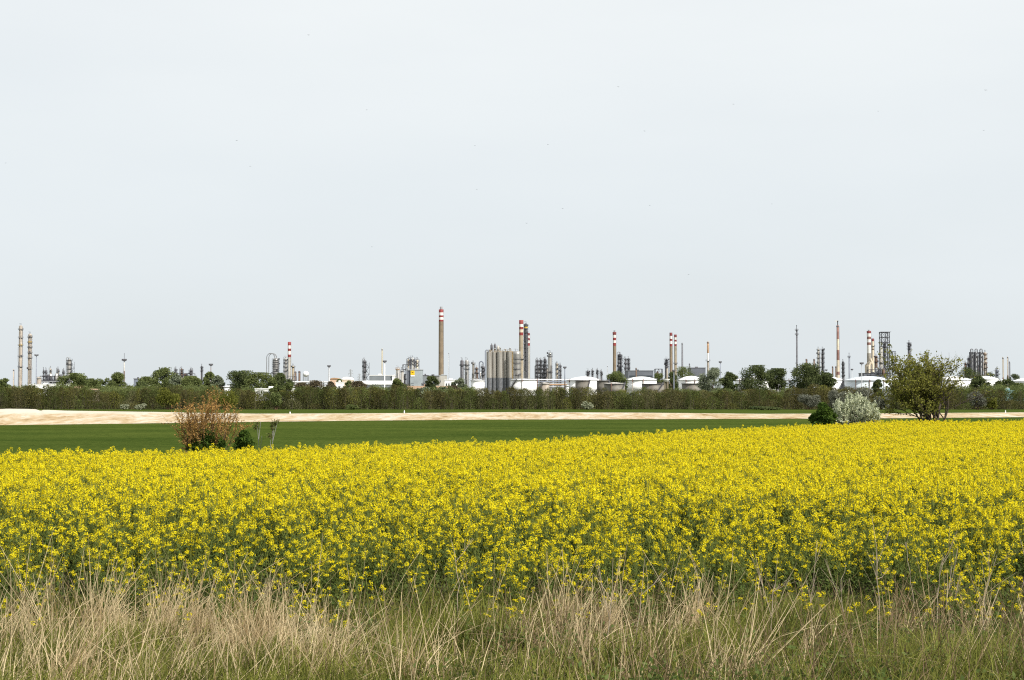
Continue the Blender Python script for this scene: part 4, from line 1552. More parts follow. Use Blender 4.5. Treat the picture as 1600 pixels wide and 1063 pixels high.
# --- buildings
building(577.5, 612.5, 586.2, 1050, 22, 'greyclad', 'whiteroof', 'long grey warehouse with a white roof edge', roof='flat', name='warehouse', cat='warehouse', doors=((.1, .2, .4),))
building(612.6, 617.5, 586.6, 1049, 20, 'white', 'whiteroof', 'narrow white end block of the grey warehouse', cat='building')
building(564.0, 611.0, 595.8, 960, 26, 'greyclad', 'whiteroof', 'low grey shed with a bright white roof in front of the warehouse', roof='gable', rise=2.2, name='shed', cat='shed', windows=((.55, .98, .1, .75),), doors=((.06, .4, .7),))
sb = building(641.0, 659.2, 577.5, 1000, 14, 'lightclad', 'galv', 'tall light grey clad building with a square yellow sign', windows=((.12, .30, .36, .40), (.04, .3, .46, .475)), doors=((.2, .3, .09),))
kk = mpp(1000)
b = MB()
x0, x1, z0, z1 = -8.4 * kk, -2.3 * kk, zof(586.3, 1000), zof(579.4, 1000)
b.box(x0, -.35, z0, x1, -.12, z1, 0)
b.box(x0, -.36, z0 - 1.0, x1, -.12, z0 - .02, 1)
sg = b.build('sign_board', [MT['signyellow'], MT['white']], sb)
b = MB()
b.box(x0 + .5, -.40, z0 + .15, x1 - .5, -.352, z0 + .75, 0)
sgb = b.build('sign_band', MT['signorange'], sg)
b = MB()
mx_, mz_ = (x0 + x1) / 2, z0 + 1.95       # small dark beast-like mark: body, head and legs
b.box(mx_ - .62, -.42, mz_ - .22, mx_ + .5, -.352, mz_ + .25)
b.box(mx_ - .85, -.42, mz_ + .1, mx_ - .45, -.353, mz_ + .55)
for q in range(5):
    b.box(mx_ - .58 + q * .25, -.42, mz_ - .55, mx_ - .47 + q * .25, -.354, mz_ - .221)
b.box(mx_ + .5, -.42, mz_ + .05, mx_ + .72, -.355, mz_ + .45)
b.build('emblem', MT['signmark'], sg)
building(634.8, 640.9, 577.8, 1001, 13, 'darkclad', 'galv', 'dark grey clad block at the left of the yellow sign building')
building(659.8, 668.2, 586.2, 1010, 12, 'greyclad', 'midsteel', 'lower grey annex at the right of the yellow sign building')
building(658.5, 663.6, 599.2, 960, 5, 'darkclad', 'midsteel', 'small dark container in front of the grey annex', name='container', cat='container')
building(664.2, 668.8, 599.4, 958, 5, 'lightclad', 'galv', 'small pale container right of the dark container', name='container', cat='container')
building(667.5, 685.0, 587.0, 1020, 14, 'olive', 'midsteel', 'olive grey flat roofed building left of the tallest chimney', windows=((.1, .3, .6, .75), (.5, .7, .6, .75)))
building(685.0, 697.5, 586.4, 1500, 14, 'palegrey', 'galv', 'white block at the foot of the tallest chimney', windows=((.2, .3, .62, .72), (.72, .82, .62, .72)))
building(694.5, 714.5, 593.4, 1010, 12, 'white', 'whiteroof', 'low white building with small windows right of the tallest chimney', windows=((.1, .2, .55, .8), (.3, .4, .55, .8), (.5, .6, .55, .8), (.7, .85, .55, .8)))
building(637.0, 709.0, 603.2, 900, 2.5, 'peach', 'peach', 'long low peach coloured wall before the sign building', name='boundary_wall', cat='wall')
building(398.0, 456.0, 607.0, 620, 8, 'white', 'whiteroof', 'long low white wall below the trees left of centre', name='boundary_wall', cat='wall')
building(490.0, 549.0, 603.4, 900, 6, 'white', 'whiteroof', 'long low white shed under the round roofed buildings', name='shed', cat='shed', windows=((.1, .16, .6, .9), (.3, .36, .6, .9), (.6, .66, .6, .9)))
building(524.5, 535.0, 597.0, 880, 9, 'white', 'whiteroof', 'small white cube building with a dark round opening', windows=((.4, .65, .35, .75),))
building(515.5, 528.5, 590.5, 1050, 16, 'peach', 'orange', 'orange low arched building left of the first pylon', roof='arch', rise=1.2)
building(533.5, 549.0, 589.0, 1060, 18, 'cream', 'whiteroof', 'cream arched hall at the foot of the first pylon', roof='arch', rise=2.2)
building(209.0, 217.6, 591.5, 1000, 12, 'bluesteel', 'midsteel', 'grey flat block over the left tree row')
building(217.8, 229.0, 591.8, 1004, 12, 'white', 'whiteroof', 'white flat block beside the grey one over the left tree row')
building(46.0, 102.0, 600.2, 1000, 10, 'white', 'whiteroof', 'long low white building under the far left columns', windows=((.05, .15, .3, .6), (.25, .4, .3, .6), (.5, .58, .3, .6)))
building(94.0, 153.0, 607.6, 600, 2, 'pinkwhite', 'peach', 'low pale wall at the hedge top on the left', name='boundary_wall', cat='wall')
building(981.5, 1021.0, 579.0, 1300, 30, 'darkclad', 'midsteel', 'long dark building behind the white dome', windows=((.05, .95, .72, .8),))
building(1080.0, 1102.5, 574.5, 1320, 24, 'darkclad', 'midsteel', 'dark square building left of the white and orange stack', windows=((.1, .9, .55, .62),))
building(1540.0, 1625.0, 610.2, 620, 2, 'teal', 'teal', 'low teal wall behind the hedge at the right edge', name='boundary_wall', cat='wall')
building(1350.0, 1392.0, 583.0, 1320, 20, 'darkclad', 'darksteel', 'dark plant hall at the foot of the faded striped chimney')

# --- pipe racks
pipe_rack(452, 512, 596.5, 1000, 'pipe rack of white pipes right of the short striped chimney', rows=3, drop=1.8)
pipe_rack(826, 908, 593.0, 1150, 'long pipe rack under the laced columns', rows=3, drop=1.8, mats=('white', 'bluesteel', 'galv'))
pipe_rack(857, 884, 601.0, 1000, 'lower pipe rack with an orange pipe right of the small stained tank', rows=2, drop=1.6, mats=('orange', 'galv', 'bluesteel'))
pipe_rack(60, 104, 596, 1100, 'pipe rack below the small columns at the left', rows=2, drop=2.0, mats=('steel', 'galv', 'white'))
pipe_rack(1218, 1236, 594.0, 1030, 'short pipe rack between the broad white and the bluish white tank', rows=3, drop=2.2, mats=('steel', 'bluesteel'))

# --- masts and pylons
mast(56.5, 554, 1100, 'blue grey floodlight mast right of the two pinkish columns', 1.2, 'bluesteel', 4.6)
mast(193.8, 561, 750, 'floodlight mast with a rusty lower half and an antenna', 1.7, 'palegrey', 5.0, bands=(580, 'rust'), antenna=552)
mast(329.4, 568.5, 800, 'dark floodlight mast at the right end of the left tree row', 1.2, 'rust', 4.2)
mast(514.0, 571, 1000, 'thick grey lattice mast with a head left of the first pylon', 2.4, 'galv', 4.0)
mast(601.0, 563.5, 850, 'white floodlight mast in front of the grey warehouse', 1.4, 'white', 4.2)
mast(882.6, 573, 880, 'grey floodlight mast with a reddish foot left of the broad white dome', 1.6, 'bluesteel', 3.4, bands=(596, 'rust'))
mast(1125.6, 564.8, 1100, 'bluish floodlight mast right of the white and orange stack', 1.4, 'bluesteel', 3.6)
mast(1346.6, 566.5, 900, 'grey floodlight mast left of the faded striped chimney', 1.2, 'galv', 4.6)
mast(1331.4, 576.5, 1200, 'small pale floodlight mast right of the dark blue flare', .8, 'galv', 2.6)
mast(1291.2, 577.5, 1200, 'small pale floodlight mast right of the slender twin columns', .8, 'galv', 2.6)
mast(1053.0, 578, 860, 'white floodlight mast in front of the trees below the twin chimneys', 1.4, 'bluesteel', 3.4)
mast(1042.3, 572, 900, 'tan mast passing through a white lookout deck', 1.6, 'tanconc', 3.0)
dk_ = thing('lookout_deck', 'white tray shaped deck round the tan mast', 'deck', base(1041, 899))
kk = mpp(899)
b = MB()
z_ = zof(596.6, 899)
b.lathe([(2.5 * kk, z_), (5.6 * kk, zof(593.2, 899)), (5.8 * kk, zof(592.4, 899)), (.9, zof(592.8, 899))], 16, cap=False)
b.build('tray', MT['white'], dk_)
for sx in (-1, 1):
    b = MB()
    b.beam((sx * 2.3 * kk, 0, 0), (sx * 2.3 * kk, 0, z_ + .3), .5)
    b.build('leg', MT['tanconc'], dk_)
pylon(548.0, 9, 577.5, 1500, 'larger lattice power pylon left of the zigzag stair column')
pylon(561.5, 8, 584.5, 1900, 'fainter small power pylon right of the larger pylon')

# --- mushroom vents by the teal wall
for i, (px, lab) in enumerate(((1535.6, 'white mushroom vent, leftmost of the four above the teal wall'), (1555.7, 'white mushroom vent, second of the four above the teal wall'), (1574.0, 'white mushroom vent, third of the four above the teal wall'), (1594.2, 'white mushroom vent, rightmost of the four above the teal wall'))):
    D_ = 640
    o = thing('mushroom_vent', lab, 'vent', base(px, D_), 'white mushroom vents by the teal wall')
    kk = mpp(D_)
    zt_ = zof(605.8, D_)
    b = MB()
    b.lathe([(1.1 * kk, 0), (1.1 * kk, zt_ - .8)], 12)
    b.build('stem', MT['palegrey'], o)
    b = MB()
    b.lathe([(.9 * kk, zt_ - .95), (3.4 * kk, zt_ - .8), (3.2 * kk, zt_ - .45), (1.9 * kk, zt_ - .1), (.05, zt_)], 16)
    b.build('cap', MT['white'], o)

# --- marker posts on the sand bank
for px, pt, lab in ((453.2, 643.2, 'small white marker post on the sand bank right of the rusty shrub'), (631.8, 641.2, 'small white marker post on the sand bank near the middle'), (1571.0, 641, 'small white marker post on the sand bank at the right')):
    a_ = sand_near(px)
    Y = a_.y + 17.5
    top_ = W(px, pt, Y)
    zb = W(px, 646.5, Y).z
    o = thing('marker_post', lab, 'post', (top_.x, Y, zb), 'white marker posts on the sand bank')
    b = MB()
    b.lathe([(.07, 0), (.07, top_.z - zb - .08), (.02, top_.z - zb)], 8)
    b.build('post', MT['white'], o)
    b = MB()
    b.lathe([(.075, (top_.z - zb) * .7), (.075, (top_.z - zb) * .85)], 8, cap=False)
    b.build('reflector', MT['darksteel'], o)

# --- birds
for px, py, D_ in ((482, 55, 170), (966, 136, 180), (1540, 141, 160), (1146, 163, 220), (573, 172, 220), (1537, 204, 230), (370, 220, 210), (1007, 205, 200), (742, 228, 260), (391, 260, 220), (9, 255, 220), (745, 296, 240), (856, 226, 230), (1015, 321, 230), (823, 349, 200), (879, 326, 220), (581, 386, 230), (1076, 429, 240), (1372, 174, 230), (1206, 319, 260)):
    p = W(px, py, D_)
    s = .17
    vs = [(0, .16, 0), (0, -.2, 0), (-.5 * s / .17, -.06, .03), (.5 * s / .17, -.06, .03), (0, .02, .05), (0, .02, -.05), (-.1, -.28, 0), (.1, -.28, 0)]
    V = np.array(vs) * .42
    Q = np.array([(0, 4, 2), (4, 1, 2), (0, 3, 4), (4, 3, 1), (0, 2, 5), (5, 2, 1), (0, 5, 3), (5, 1, 3), (1, 6, 7)])
    o = link('bird', mesh_np('bird', V, Q, [MT['bird']]), None, p, RNG.uniform(-.6, .6))
    tag(o, 'tiny dark bird gliding high in the pale sky', 'bird', 'birds in the sky')


# ================================================================ TREES, HEDGE, SHRUBS
for px, w_, yt, kind, D_, lab, kw in (
    (8, 34, 591, 'tree_mid', 560, 'low green tree at the far left edge below the vent pipe', {}),
    (113, 37, 583.5, 'tree_mid', 620, 'round green tree in front of the squat dark tower', {}),
    (140, 28, 592, 'tree_mid', 640, 'low green tree right of the squat dark tower', {}),
    (181, 50, 581.5, 'tree_mid', 680, 'broad green tree around the floodlight mast with the antenna', dict(n=6500, lobes=15)),
    (212, 32, 596, 'tree_dark', 600, 'low dark tree under the grey and white flat blocks', {}),
    (231, 30, 589, 'tree_mid', 640, 'green tree right of the white flat block', {}),
    (255, 34, 573.5, 'tree_mid', 650, 'tallest green tree of the left tree row', dict(lobes=14)),
    (277, 20, 584, 'tree_silver', 640, 'narrow silvery tree at the right of the tallest tree of the left row', {}),
    (296, 32, 588, 'tree_mid', 630, 'low green tree under the column with the arched side pipe', {}),
    (324, 42, 580.5, 'tree_mid', 670, 'wide green tree at the right end of the left tree row', dict(n=6000)),
    (340, 17, 587, 'tree_silver', 665, 'small silvery tree beside the dark floodlight mast', {}),
    (372, 40, 579.5, 'tree_dark', 660, 'dense dark tree standing alone right of the left tree row', dict(n=6000)),
    (406, 34, 582.5, 'tree_mid', 650, 'loose green tree left of the fat ringed column', dict(gap=.2)),
    (426, 18, 590, 'tree_mid', 640, 'small green tree at the left foot of the fat ringed column', {}),
    (442, 29, 583, 'tree_dark', 700, 'dark tree in front of the fat ringed column', {}),
    (439, 30, 597.5, 'tree_mid', 620, 'low bright green bush below the fat ringed column', {}),
    (472, 22, 598, 'tree_brown', 600, 'bare brownish tree under the white sphere, left of two', dict(n=2600, gap=.2)),
    (492, 26, 595, 'tree_brown', 620, 'bare brownish tree before the white pipe rack', dict(n=2600, gap=.2)),
    (516, 16, 596, 'tree_brown', 640, 'thin brownish tree before the grey lattice mast', dict(n=2000, gap=.2)),
    (531, 12, 592, 'tree_mid', 900, 'little green tree before the orange arched building', dict(n=2000)),
    (544, 13, 594.5, 'tree_mid', 860, 'little green tree beside the white cube building', dict(n=2000)),
    (557, 22, 596, 'tree_brown', 640, 'brown green tree left of the low grey shed', dict(n=4000)),
    (584, 34, 604, 'tree_brown', 560, 'low brownish bush in front of the low grey shed', {}),
    (620, 34, 590.5, 'tree_mid', 620, 'round green tree left of the yellow sign building', dict(n=6500, lobes=15)),
    (652, 34, 605.5, 'tree_silver', 520, 'low greyish bush below the yellow sign building', {}),
    (675, 18, 587, 'tree_dark', 800, 'slim dark tree in front of the olive grey building', dict(gap=.25)),
    (671, 24, 606, 'tree_mid', 530, 'low green bush under the peach coloured wall', dict(n=3500)),
    (708, 22, 603, 'tree_brown', 560, 'low brownish bush at the right end of the peach coloured wall', dict(n=3500)),
    (691, 22, 605, 'tree_silver', 540, 'low silvery bush below the tallest chimney', {}),
    (724, 34, 590.5, 'tree_silver', 640, 'round silvery tree right of the tallest chimney', dict(n=6500)),
    (956, 43, 580, 'tree_mid', 1010, 'flat topped green tree behind the stained grey tanks', dict(low=.3)),
    (973, 12, 592, 'tree_dark', 985, 'thin dark tree between the conical roofed tank and the white dome', dict(n=2500)),
    (1027, 20, 583.5, 'tree_mid', 1120, 'green tree left of the white lookout deck', {}),
    (1050, 20, 581, 'tree_dark', 1110, 'dark tree behind the white lookout deck', {}),
    (1067, 36, 573.5, 'tree_mid', 1130, 'tall green tree below the twin striped chimneys', dict(gap=.1)),
    (1112, 34, 575, 'tree_silver', 700, 'pale silvery willow like tree before the white and orange stack', dict(n=6500, leaf=.5)),
    (1138, 24, 581, 'tree_dark', 720, 'rounded dark tree right of the pale silvery tree', {}),
    (1181, 42, 571, 'tree_dark', 690, 'taller dark tree in front of the very broad white tank', dict(low=.04, n=6500)),
    (1213, 30, 576, 'tree_dark', 720, 'smaller dark tree with open crown right of the taller dark one', dict(low=.3, gap=.15)),
    (1262, 42, 567.5, 'tree_dark', 680, 'big round dark tree right of the thin flare stack', dict(n=8500, lobes=18, low=.05)),
    (1291, 28, 582.5, 'tree_dark', 660, 'smaller dark tree leaning out right of the big round one', {}),
    (1371, 16, 593.5, 'tree_dark', 600, 'small pointed dark tree in front of the widest tank', dict(n=2800)),
    (1514, 32, 574.5, 'tree_dark', 1140, 'dark tree in front of the triple vessels at the right', dict(gap=.15)),
    (1538, 40, 582, 'tree_dark', 1150, 'low dark tree at the right foot of the triple vessels', dict(gap=.1)),
    (1529, 30, 588, 'tree_dark', 640, 'dark tree between the two white domed tanks at the right', {}),
    (1568, 34, 592, 'tree_dark', 660, 'dark tree around the foot of the tan stacks at the right', {}),
    (1594, 22, 599, 'tree_mid', 650, 'low green tree at the right edge above the teal wall', dict(n=3000)),
    (1585, 18, 584.5, 'tree_dark', 1100, 'small distant dark tree right of the tan stacks', dict(n=2500)),
):
    far_tree(px, w_, yt, D_, kind, lab, **kw)

# --- the hedge: one dense belt of thin stemmed shrubs, nobody could count them
HD = 340
rng = np.random.default_rng(5)
hv, hq, ht, off = [], [], [], 0
sv0, sv1, sr0, sr1 = [], [], [], []
htop = [(-200, 606), (0, 605), (60, 606.5), (130, 608.3), (200, 611), (260, 607), (320, 609), (350, 611), (380, 609.5), (400, 612), (430, 612.5), (455, 611), (475, 607.5), (530, 609), (580, 607.5), (640, 608), (700, 609.5), (760, 611), (810, 611.5), (850, 608), (880, 609), (930, 612), (1000, 612.5), (1100, 611.5), (1200, 611), (1250, 607.5), (1300, 608.5), (1350, 610), (1400, 607), (1480, 608), (1540, 612), (1600, 612), (1900, 610)]
ns = 560
for i in range(ns):
    px = -230 + 2060 * (i + rng.uniform(-.8, .8)) / ns
    Y = HD + rng.uniform(0, 9) + (0 if rng.uniform() < .6 else rng.uniform(0, 8))
    swell = 2.1 * math.sin(px * .047 + 1.3 * math.sin(px * .021)) + 1.1 * math.sin(px * .13)
    yt = np.interp(px, [a for a, b in htop], [b for a, b in htop]) + swell + rng.normal(-.4, 2.3)
    p = W(px, 605, Y)
    zg = gz(Y)
    Ht = max(1.8, W(px, yt, Y).z - zg)
    if Y < HD + 3 and rng.uniform() < .5:
        Ht *= rng.uniform(.3, .75)
    wd = rng.uniform(.9, 2.6)
    n = int(340 * wd * Ht / 4.0 + 160)
    t = rng.uniform(0, 1, n) ** .8
    a = rng.uniform(0, 2 * math.pi, n)
    lob = 1 + .28 * np.sin(3 * a + px) * np.sin(t * 7 + px * 2)
    rr = wd * np.sqrt(rng.uniform(.05, 1, n)) * lob * (.12 + .95 * np.sqrt(np.clip(1 - t ** 2.6, 0, 1)) * (.62 + .38 * np.clip(t * 2.5, 0, 1)))
    C = np.stack([p.x + rr * np.cos(a), Y + rr * np.sin(a), zg + Ht * t + rng.normal(0, .10, n)], axis=1)
    V, Q = quads_at(C, rng.uniform(.09, .24, n), rng, 1.3)
    hv.append(V); hq.append(Q + off); off += len(V)
    u = rng.uniform()
    base_c = np.array([1.0, .93, .80]) if u < .42 else np.array([.80, .98, .66]) if u < .75 else np.array([1.25, 1.28, .75]) if u < .92 else np.array([1.2, 1.2, 1.3])
    c = np.clip(base_c * rng.normal(1, .15), .3, 2)
    cc = np.ones((len(V), 4)); cc[:, :3] = c
    ht.append(cc)
    for q in range(6):                          # upright stems and bare twigs
        x0, y0 = p.x + rng.normal(0, wd * .3), Y + rng.normal(0, wd * .3)
        hh = Ht * rng.uniform(.6, 1.12)
        x1, y1 = x0 + rng.normal(0, .6), y0 + rng.normal(0, .6)
        sv0.append((x0, y0, zg)); sv1.append((x1, y1, zg + hh)); sr0.append(.045); sr1.append(.012)
V1, Q1 = segs_mesh(sv0, sv1, sr0, sr1, 3)
hv.append(V1); hq.append(Q1 + off)
ht.append(np.tile(np.array([[1, .9, .8, 1]]), (len(V1), 1)))
fm = np.concatenate([np.zeros(sum(len(q) for q in hq[:-1]), int), np.ones(len(Q1), int)])
o = link('hedge', mesh_np('hedge', np.concatenate(hv), np.concatenate(hq), [LM['hedge'], MT['hedgetwig']], fm, {'tint': np.concatenate(ht)}))
tag(o, 'long olive brown hedge of thin stemmed shrubs across the plain', 'hedge', kind='stuff')

# low scrub behind the hedge, at the feet of the trees
rng = np.random.default_rng(6)
hv, hq, off = [], [], 0
for x0, x1, n_, ty_, D0_ in ((85, 338, 110, 602, 560), (374, 392, 8, 602, 560), (465, 735, 90, 605.0, 520), (1485, 1640, 60, 601, 600), (-60, 60, 40, 602, 520), (1030, 1230, 40, 608, 560)):
    for i in range(n_):
        px = rng.uniform(x0, x1)
        Y = D0_ + rng.uniform(0, 60)
        p = W(px, 605, Y)
        zg = gz(Y)
        Ht = max(1.5, W(px, ty_ + rng.normal(1.5, 3.0), Y).z - zg)
        wd = rng.uniform(1.6, 4.2)
        n = int(240 * wd)
        d = rng.normal(size=(n, 3))
        d /= np.linalg.norm(d, axis=1, keepdims=True)
        d *= (rng.uniform(.2, 1, n) ** .5 * rng.normal(1, .15, n))[:, None]
        C = np.stack([p.x + d[:, 0] * wd, Y + d[:, 1] * wd, zg + np.clip(Ht * (.55 + .45 * d[:, 2]), .1, None)], 1)
        V, Q = quads_at(C, rng.uniform(.2, .45, n), rng, 1.3)
        hv.append(V); hq.append(Q + off); off += len(V)
o = link('undergrowth', mesh_np('undergrowth', np.concatenate(hv), np.concatenate(hq), [LM['tree_mid']]))
tag(o, 'low green scrub filling the feet of the trees behind the hedge', 'undergrowth', kind='stuff')

# single shrubs that stand out in front of it
for px, w_, yt, yb, kind, lab, nm in (
    (918, 19, 627, 641, 'hedge_blossom', 'small pale blossoming bush at the hedge foot right of the middle', 'blossoming_bush'),
    (194, 15, 632.5, 640, 'hedge_blossom', 'left one of two small pale blossoming bushes in the hedge at the left', 'blossoming_bush'),
    (219, 17, 630.5, 640, 'hedge_blossom', 'right one of two small pale blossoming bushes in the hedge at the left', 'blossoming_bush'),
    (1263, 34, 616, 641, 'hedge_silver', 'round grey shrub in the hedge left of the grey white bush', 'grey_shrub'),
    (1378, 30, 620, 642, 'hedge_silver', 'grey shrub in the hedge half hidden at the right of the grey white bush', 'grey_shrub'),
    (1310, 34, 610, 640, 'hedge_silver', 'taller greyish shrub in the hedge above the dark green bush', 'grey_shrub'),
    (1526, 30, 611, 641, 'hedge_silver', 'tall grey shrub in the hedge right of the near leafy tree', 'grey_shrub'),
    (1550, 16, 622, 641, 'tree_yellow', 'small yellow green shrub right of the tall grey shrub', 'green_shrub'),
    (265, 40, 607, 641, 'tree_yellow', 'yellow green shrub in the hedge behind the left of the rusty shrub', 'green_shrub'),
    (350, 46, 609, 641, 'tree_yellow', 'wide yellow green shrub in the hedge behind the right of the rusty shrub', 'green_shrub'),
    (432, 22, 614, 641, 'tree_mid', 'fresh green shrub in the hedge behind the two thin saplings', 'green_shrub'),
    (552, 24, 632, 642, 'tree_mid', 'low fresh green shrub at the hedge foot left of the middle', 'green_shrub'),
    (1196, 46, 638.5, 645, 'tree_dark', 'low dark bramble patch at the hedge foot left of the grey shrub', 'bramble_bush'),
    (1345, 30, 606, 640, 'hedge_silver', 'grey shrub in the hedge right behind the grey white bush', 'grey_shrub'),
):
    D_ = 333 if w_ < 44 else 322
    k_ = mpp(D_)
    p = W(px, 605, D_)
    zg = gz(D_)
    H = max(.8, W(px, yt, D_).z - zg)
    r2 = np.random.default_rng(int(px))
    root = thing(nm, lab, 'shrub', (p.x, D_, zg), 'shrubs in the hedge')
    n = int(90 * w_)
    nb = 10
    bx = r2.uniform(-.36, .36, nb) * w_ * k_
    bz = r2.uniform(.3, .85, nb) * H
    pk = r2.integers(0, nb, n)
    d = r2.normal(size=(n, 3)); d /= np.linalg.norm(d, axis=1, keepdims=True)
    C = np.stack([bx[pk], r2.uniform(-.2, .2, n) * w_ * k_, bz[pk]], 1) + d * (r2.uniform(.3, 1, n) ** .5)[:, None] * np.array([[w_ * k_ * .22, w_ * k_ * .22, H * .24]])
    C[:, 2] = np.clip(C[:, 2], .05, H * 1.02)
    V, Q = quads_at(C, r2.uniform(.14, .34, n), r2, 1.25)
    link('foliage', mesh_np('foliage', V, Q, [LM[kind]]), root)
    P0 = np.tile(np.array([[0, 0, -.1]]), (nb, 1)) + np.stack([bx * .25, 0 * bx, 0 * bx], 1)
    V, Q = segs_mesh(P0, np.stack([bx, 0 * bx, bz], 1), np.full(nb, .06), np.full(nb, .02), 4)
    link('stem', mesh_np('stem', V, Q, [MT['twig']]), root)


def shrub(name, px, Y, label, cat, specs, segn=5, group=None):
    """specs from grow(): parts given as (part name, V, Q, material)."""
    p = W(px, 605, Y)
    root = thing(name, label, cat, (p.x, Y, gz(Y)), group)
    for nm, V, Q, m in specs:
        link(nm, mesh_np(nm, V, Q, [m]), root)
    return root


def leaves_on(tips, rng, per, spread, size, keep=lambda p: True, aspect=1.4, along=0.0):
    C = []
    for p, d, lv in tips:
        if not keep(p):
            continue
        m = per if isinstance(per, int) else per(p)
        q = p[None] + rng.normal(0, spread, (m, 3)) - d[None] * rng.uniform(0, along, (m, 1))
        C.append(q)
    C = np.concatenate(C)
    return quads_at(C, rng.uniform(.6, 1.3, len(C)) * size, rng, aspect)


def samples_on(sk, rng, n, minlev=2):
    P0, P1, R0, R1, lev = sk
    idx = np.where(lev >= minlev)[0]
    L_ = np.linalg.norm(P1[idx] - P0[idx], axis=1)
    pick = rng.choice(idx, size=n, p=L_ / L_.sum())
    t = rng.uniform(0, 1, (n, 1))
    return P0[pick] * (1 - t) + P1[pick] * t


# --- near leafy tree at the far edge of the rape, right
YT = 86.0
k_ = mpp(YT)
rng = np.random.default_rng(21)
stems = []
for dx, dy, lean, l, r in ((0, 0, (-.10, 0), 1.75, .085), (.15, .1, (.20, .1), 1.7, .07), (-.12, -.1, (-.40, .1), 1.75, .07), (.05, .1, (.05, -.3), 1.55, .05), (.2, -.1, (.30, -.05), 1.65, .055), (-.2, .1, (-.62, -.1), 1.6, .055), (0, .2, (-.25, .4), 1.6, .05), (.1, .0, (.02, .05), 1.8, .05)):
    stems.append(((dx * .3, dy * .3, -.05), (lean[0] * .8, lean[1], 1.0), l, r))
sk, tips = grow(rng, stems, 3, .42, .55, 1.7, .62, [6, 5, 4], .09, shrink=.66, bias=(-.06, 0, .05))
sk = fit(sk, (1388 - 1462) * k_, (1527 - 1462) * k_, W(1462, 549, YT).z - gz(YT))
ok_ = ~((sk[1][:, 0] > .9) & (sk[1][:, 2] < 1.9))
sk = tuple(q[ok_] for q in sk)
sk = (sk[0], sk[1], sk[2] * 1.35, sk[3] * 1.35, sk[4])
V, Q = segs_mesh(*sk[:4], 5)
parts = [('trunk', V, Q, MT['darkbark'])]
ptsL = samples_on(sk, rng, 16500, 2)
dens = np.clip(0 + np.interp(ptsL[:, 0], [-2.9, -.7, -.1, .5, 1.2, 2.0], [.9, .85, .62, .46, .32, .18]), .06, 1.0) * np.clip((ptsL[:, 2] - .9) / 1.2, .02, 1) * np.where((ptsL[:, 0] > -.45) & (ptsL[:, 2] < 2.6), .12, 1)
ptsL = ptsL[rng.uniform(size=len(ptsL)) < dens]
ptsL = ptsL + rng.normal(0, .07, ptsL.shape)
V, Q = quads_at(ptsL, rng.uniform(.065, .135, len(ptsL)), rng, 1.3)
parts.append(('crown', V, Q, LM['olive_leaf']))
tr = shrub('leafy_tree', 1462, YT, 'near leafy multi stemmed tree at the far edge of the yellow crop', 'tree', parts)

# dense leafy sapling growing into its left side
rng = np.random.default_rng(22)
sk, tips = grow(rng, [((0, 0, 0), (-.35, 0, 1), 1.7, .06), ((.03, .03, 0), (-.15, .1, 1), 1.7, .06), ((-.03, 0, 0), (-.60, -.1, 1), 1.6, .05), ((0, -.03, 0), (-.42, .3, 1), 1.6, .05)], 3, .42, .6, 1.5, .62, [5, 5, 4], .1, shrink=.64)
sk = fit(sk, (1386 - 1457) * k_, (1458 - 1457) * k_, W(1421, 556, YT + 3).z - gz(YT))
V, Q = segs_mesh(*sk[:4], 4)
parts = [('trunk', V, Q, MT['darkbark'])]
P_ = samples_on(sk, rng, 5200, 1) + rng.normal(0, .10, (5200, 3))
P_ = P_[(P_[:, 2] > 1.5) | ((P_[:, 2] > 1.1) & (P_[:, 0] < -.8))]
V, Q = quads_at(P_, rng.uniform(.08, .17, len(P_)), rng, 1.3)
parts.append(('crown', V, Q, LM['olive_leaf']))
shrub('leafy_tree', 1457, YT + 1.2, 'dense leafy tree merging into the left of the near multi stemmed one', 'tree', parts)

# --- rusty brown shrub at the left
YS = 50.0
rng = np.random.default_rng(31)
stems = []
for i in range(26):
    a = rng.uniform(0, 2 * math.pi)
    s_ = rng.uniform(.05, .75)
    stems.append(((math.cos(a) * .2, math.sin(a) * .2, 0), (math.cos(a) * s_, math.sin(a) * s_, 1), rng.uniform(1.2, 1.75) * (1.05 - .28 * s_), .022))
sk, tips = grow(rng, stems, 2, .40, .35, 1.4, .55, [6, 4], .08, shrink=.5)
sk = fit(sk, -49 * mpp(YS), 50 * mpp(YS), W(325, 611, YS).z)
V, Q = segs_mesh(*sk[:4], 4)
parts = [('branch', V, Q, MT['twig'])]
P_ = samples_on(sk, rng, 12000, 1)
P_ = P_[P_[:, 2] > .55] 
P_ = P_ + rng.normal(0, .022, P_.shape)
V, Q = quads_at(P_, rng.uniform(.020, .046, len(P_)), rng, 1.9, up=np.array([0, 0, 1.0]))
parts.append(('foliage', V, Q, LM['rustleaf']))
C = rng.normal(0, 1, (4200, 3)); C /= np.linalg.norm(C, axis=1, keepdims=True)
C = C * (rng.uniform(.3, 1, (4200, 1)) ** .5) * np.array([[.62, .5, .55]]) + np.array([[-.08, -.25, .98]])
C = np.concatenate([C, C[:900] * np.array([[.6, .6, .55]]) + np.array([[.35, 0, .45]])])
V, Q = quads_at(C, rng.uniform(.05, .10, len(C)), rng, 1.3)
parts.append(('ivy', V, Q, LM['deep_green']))
shrub('rusty_shrub', 325, YS, 'rusty brown shrub with green growth at its foot beyond the yellow crop', 'shrub', parts)


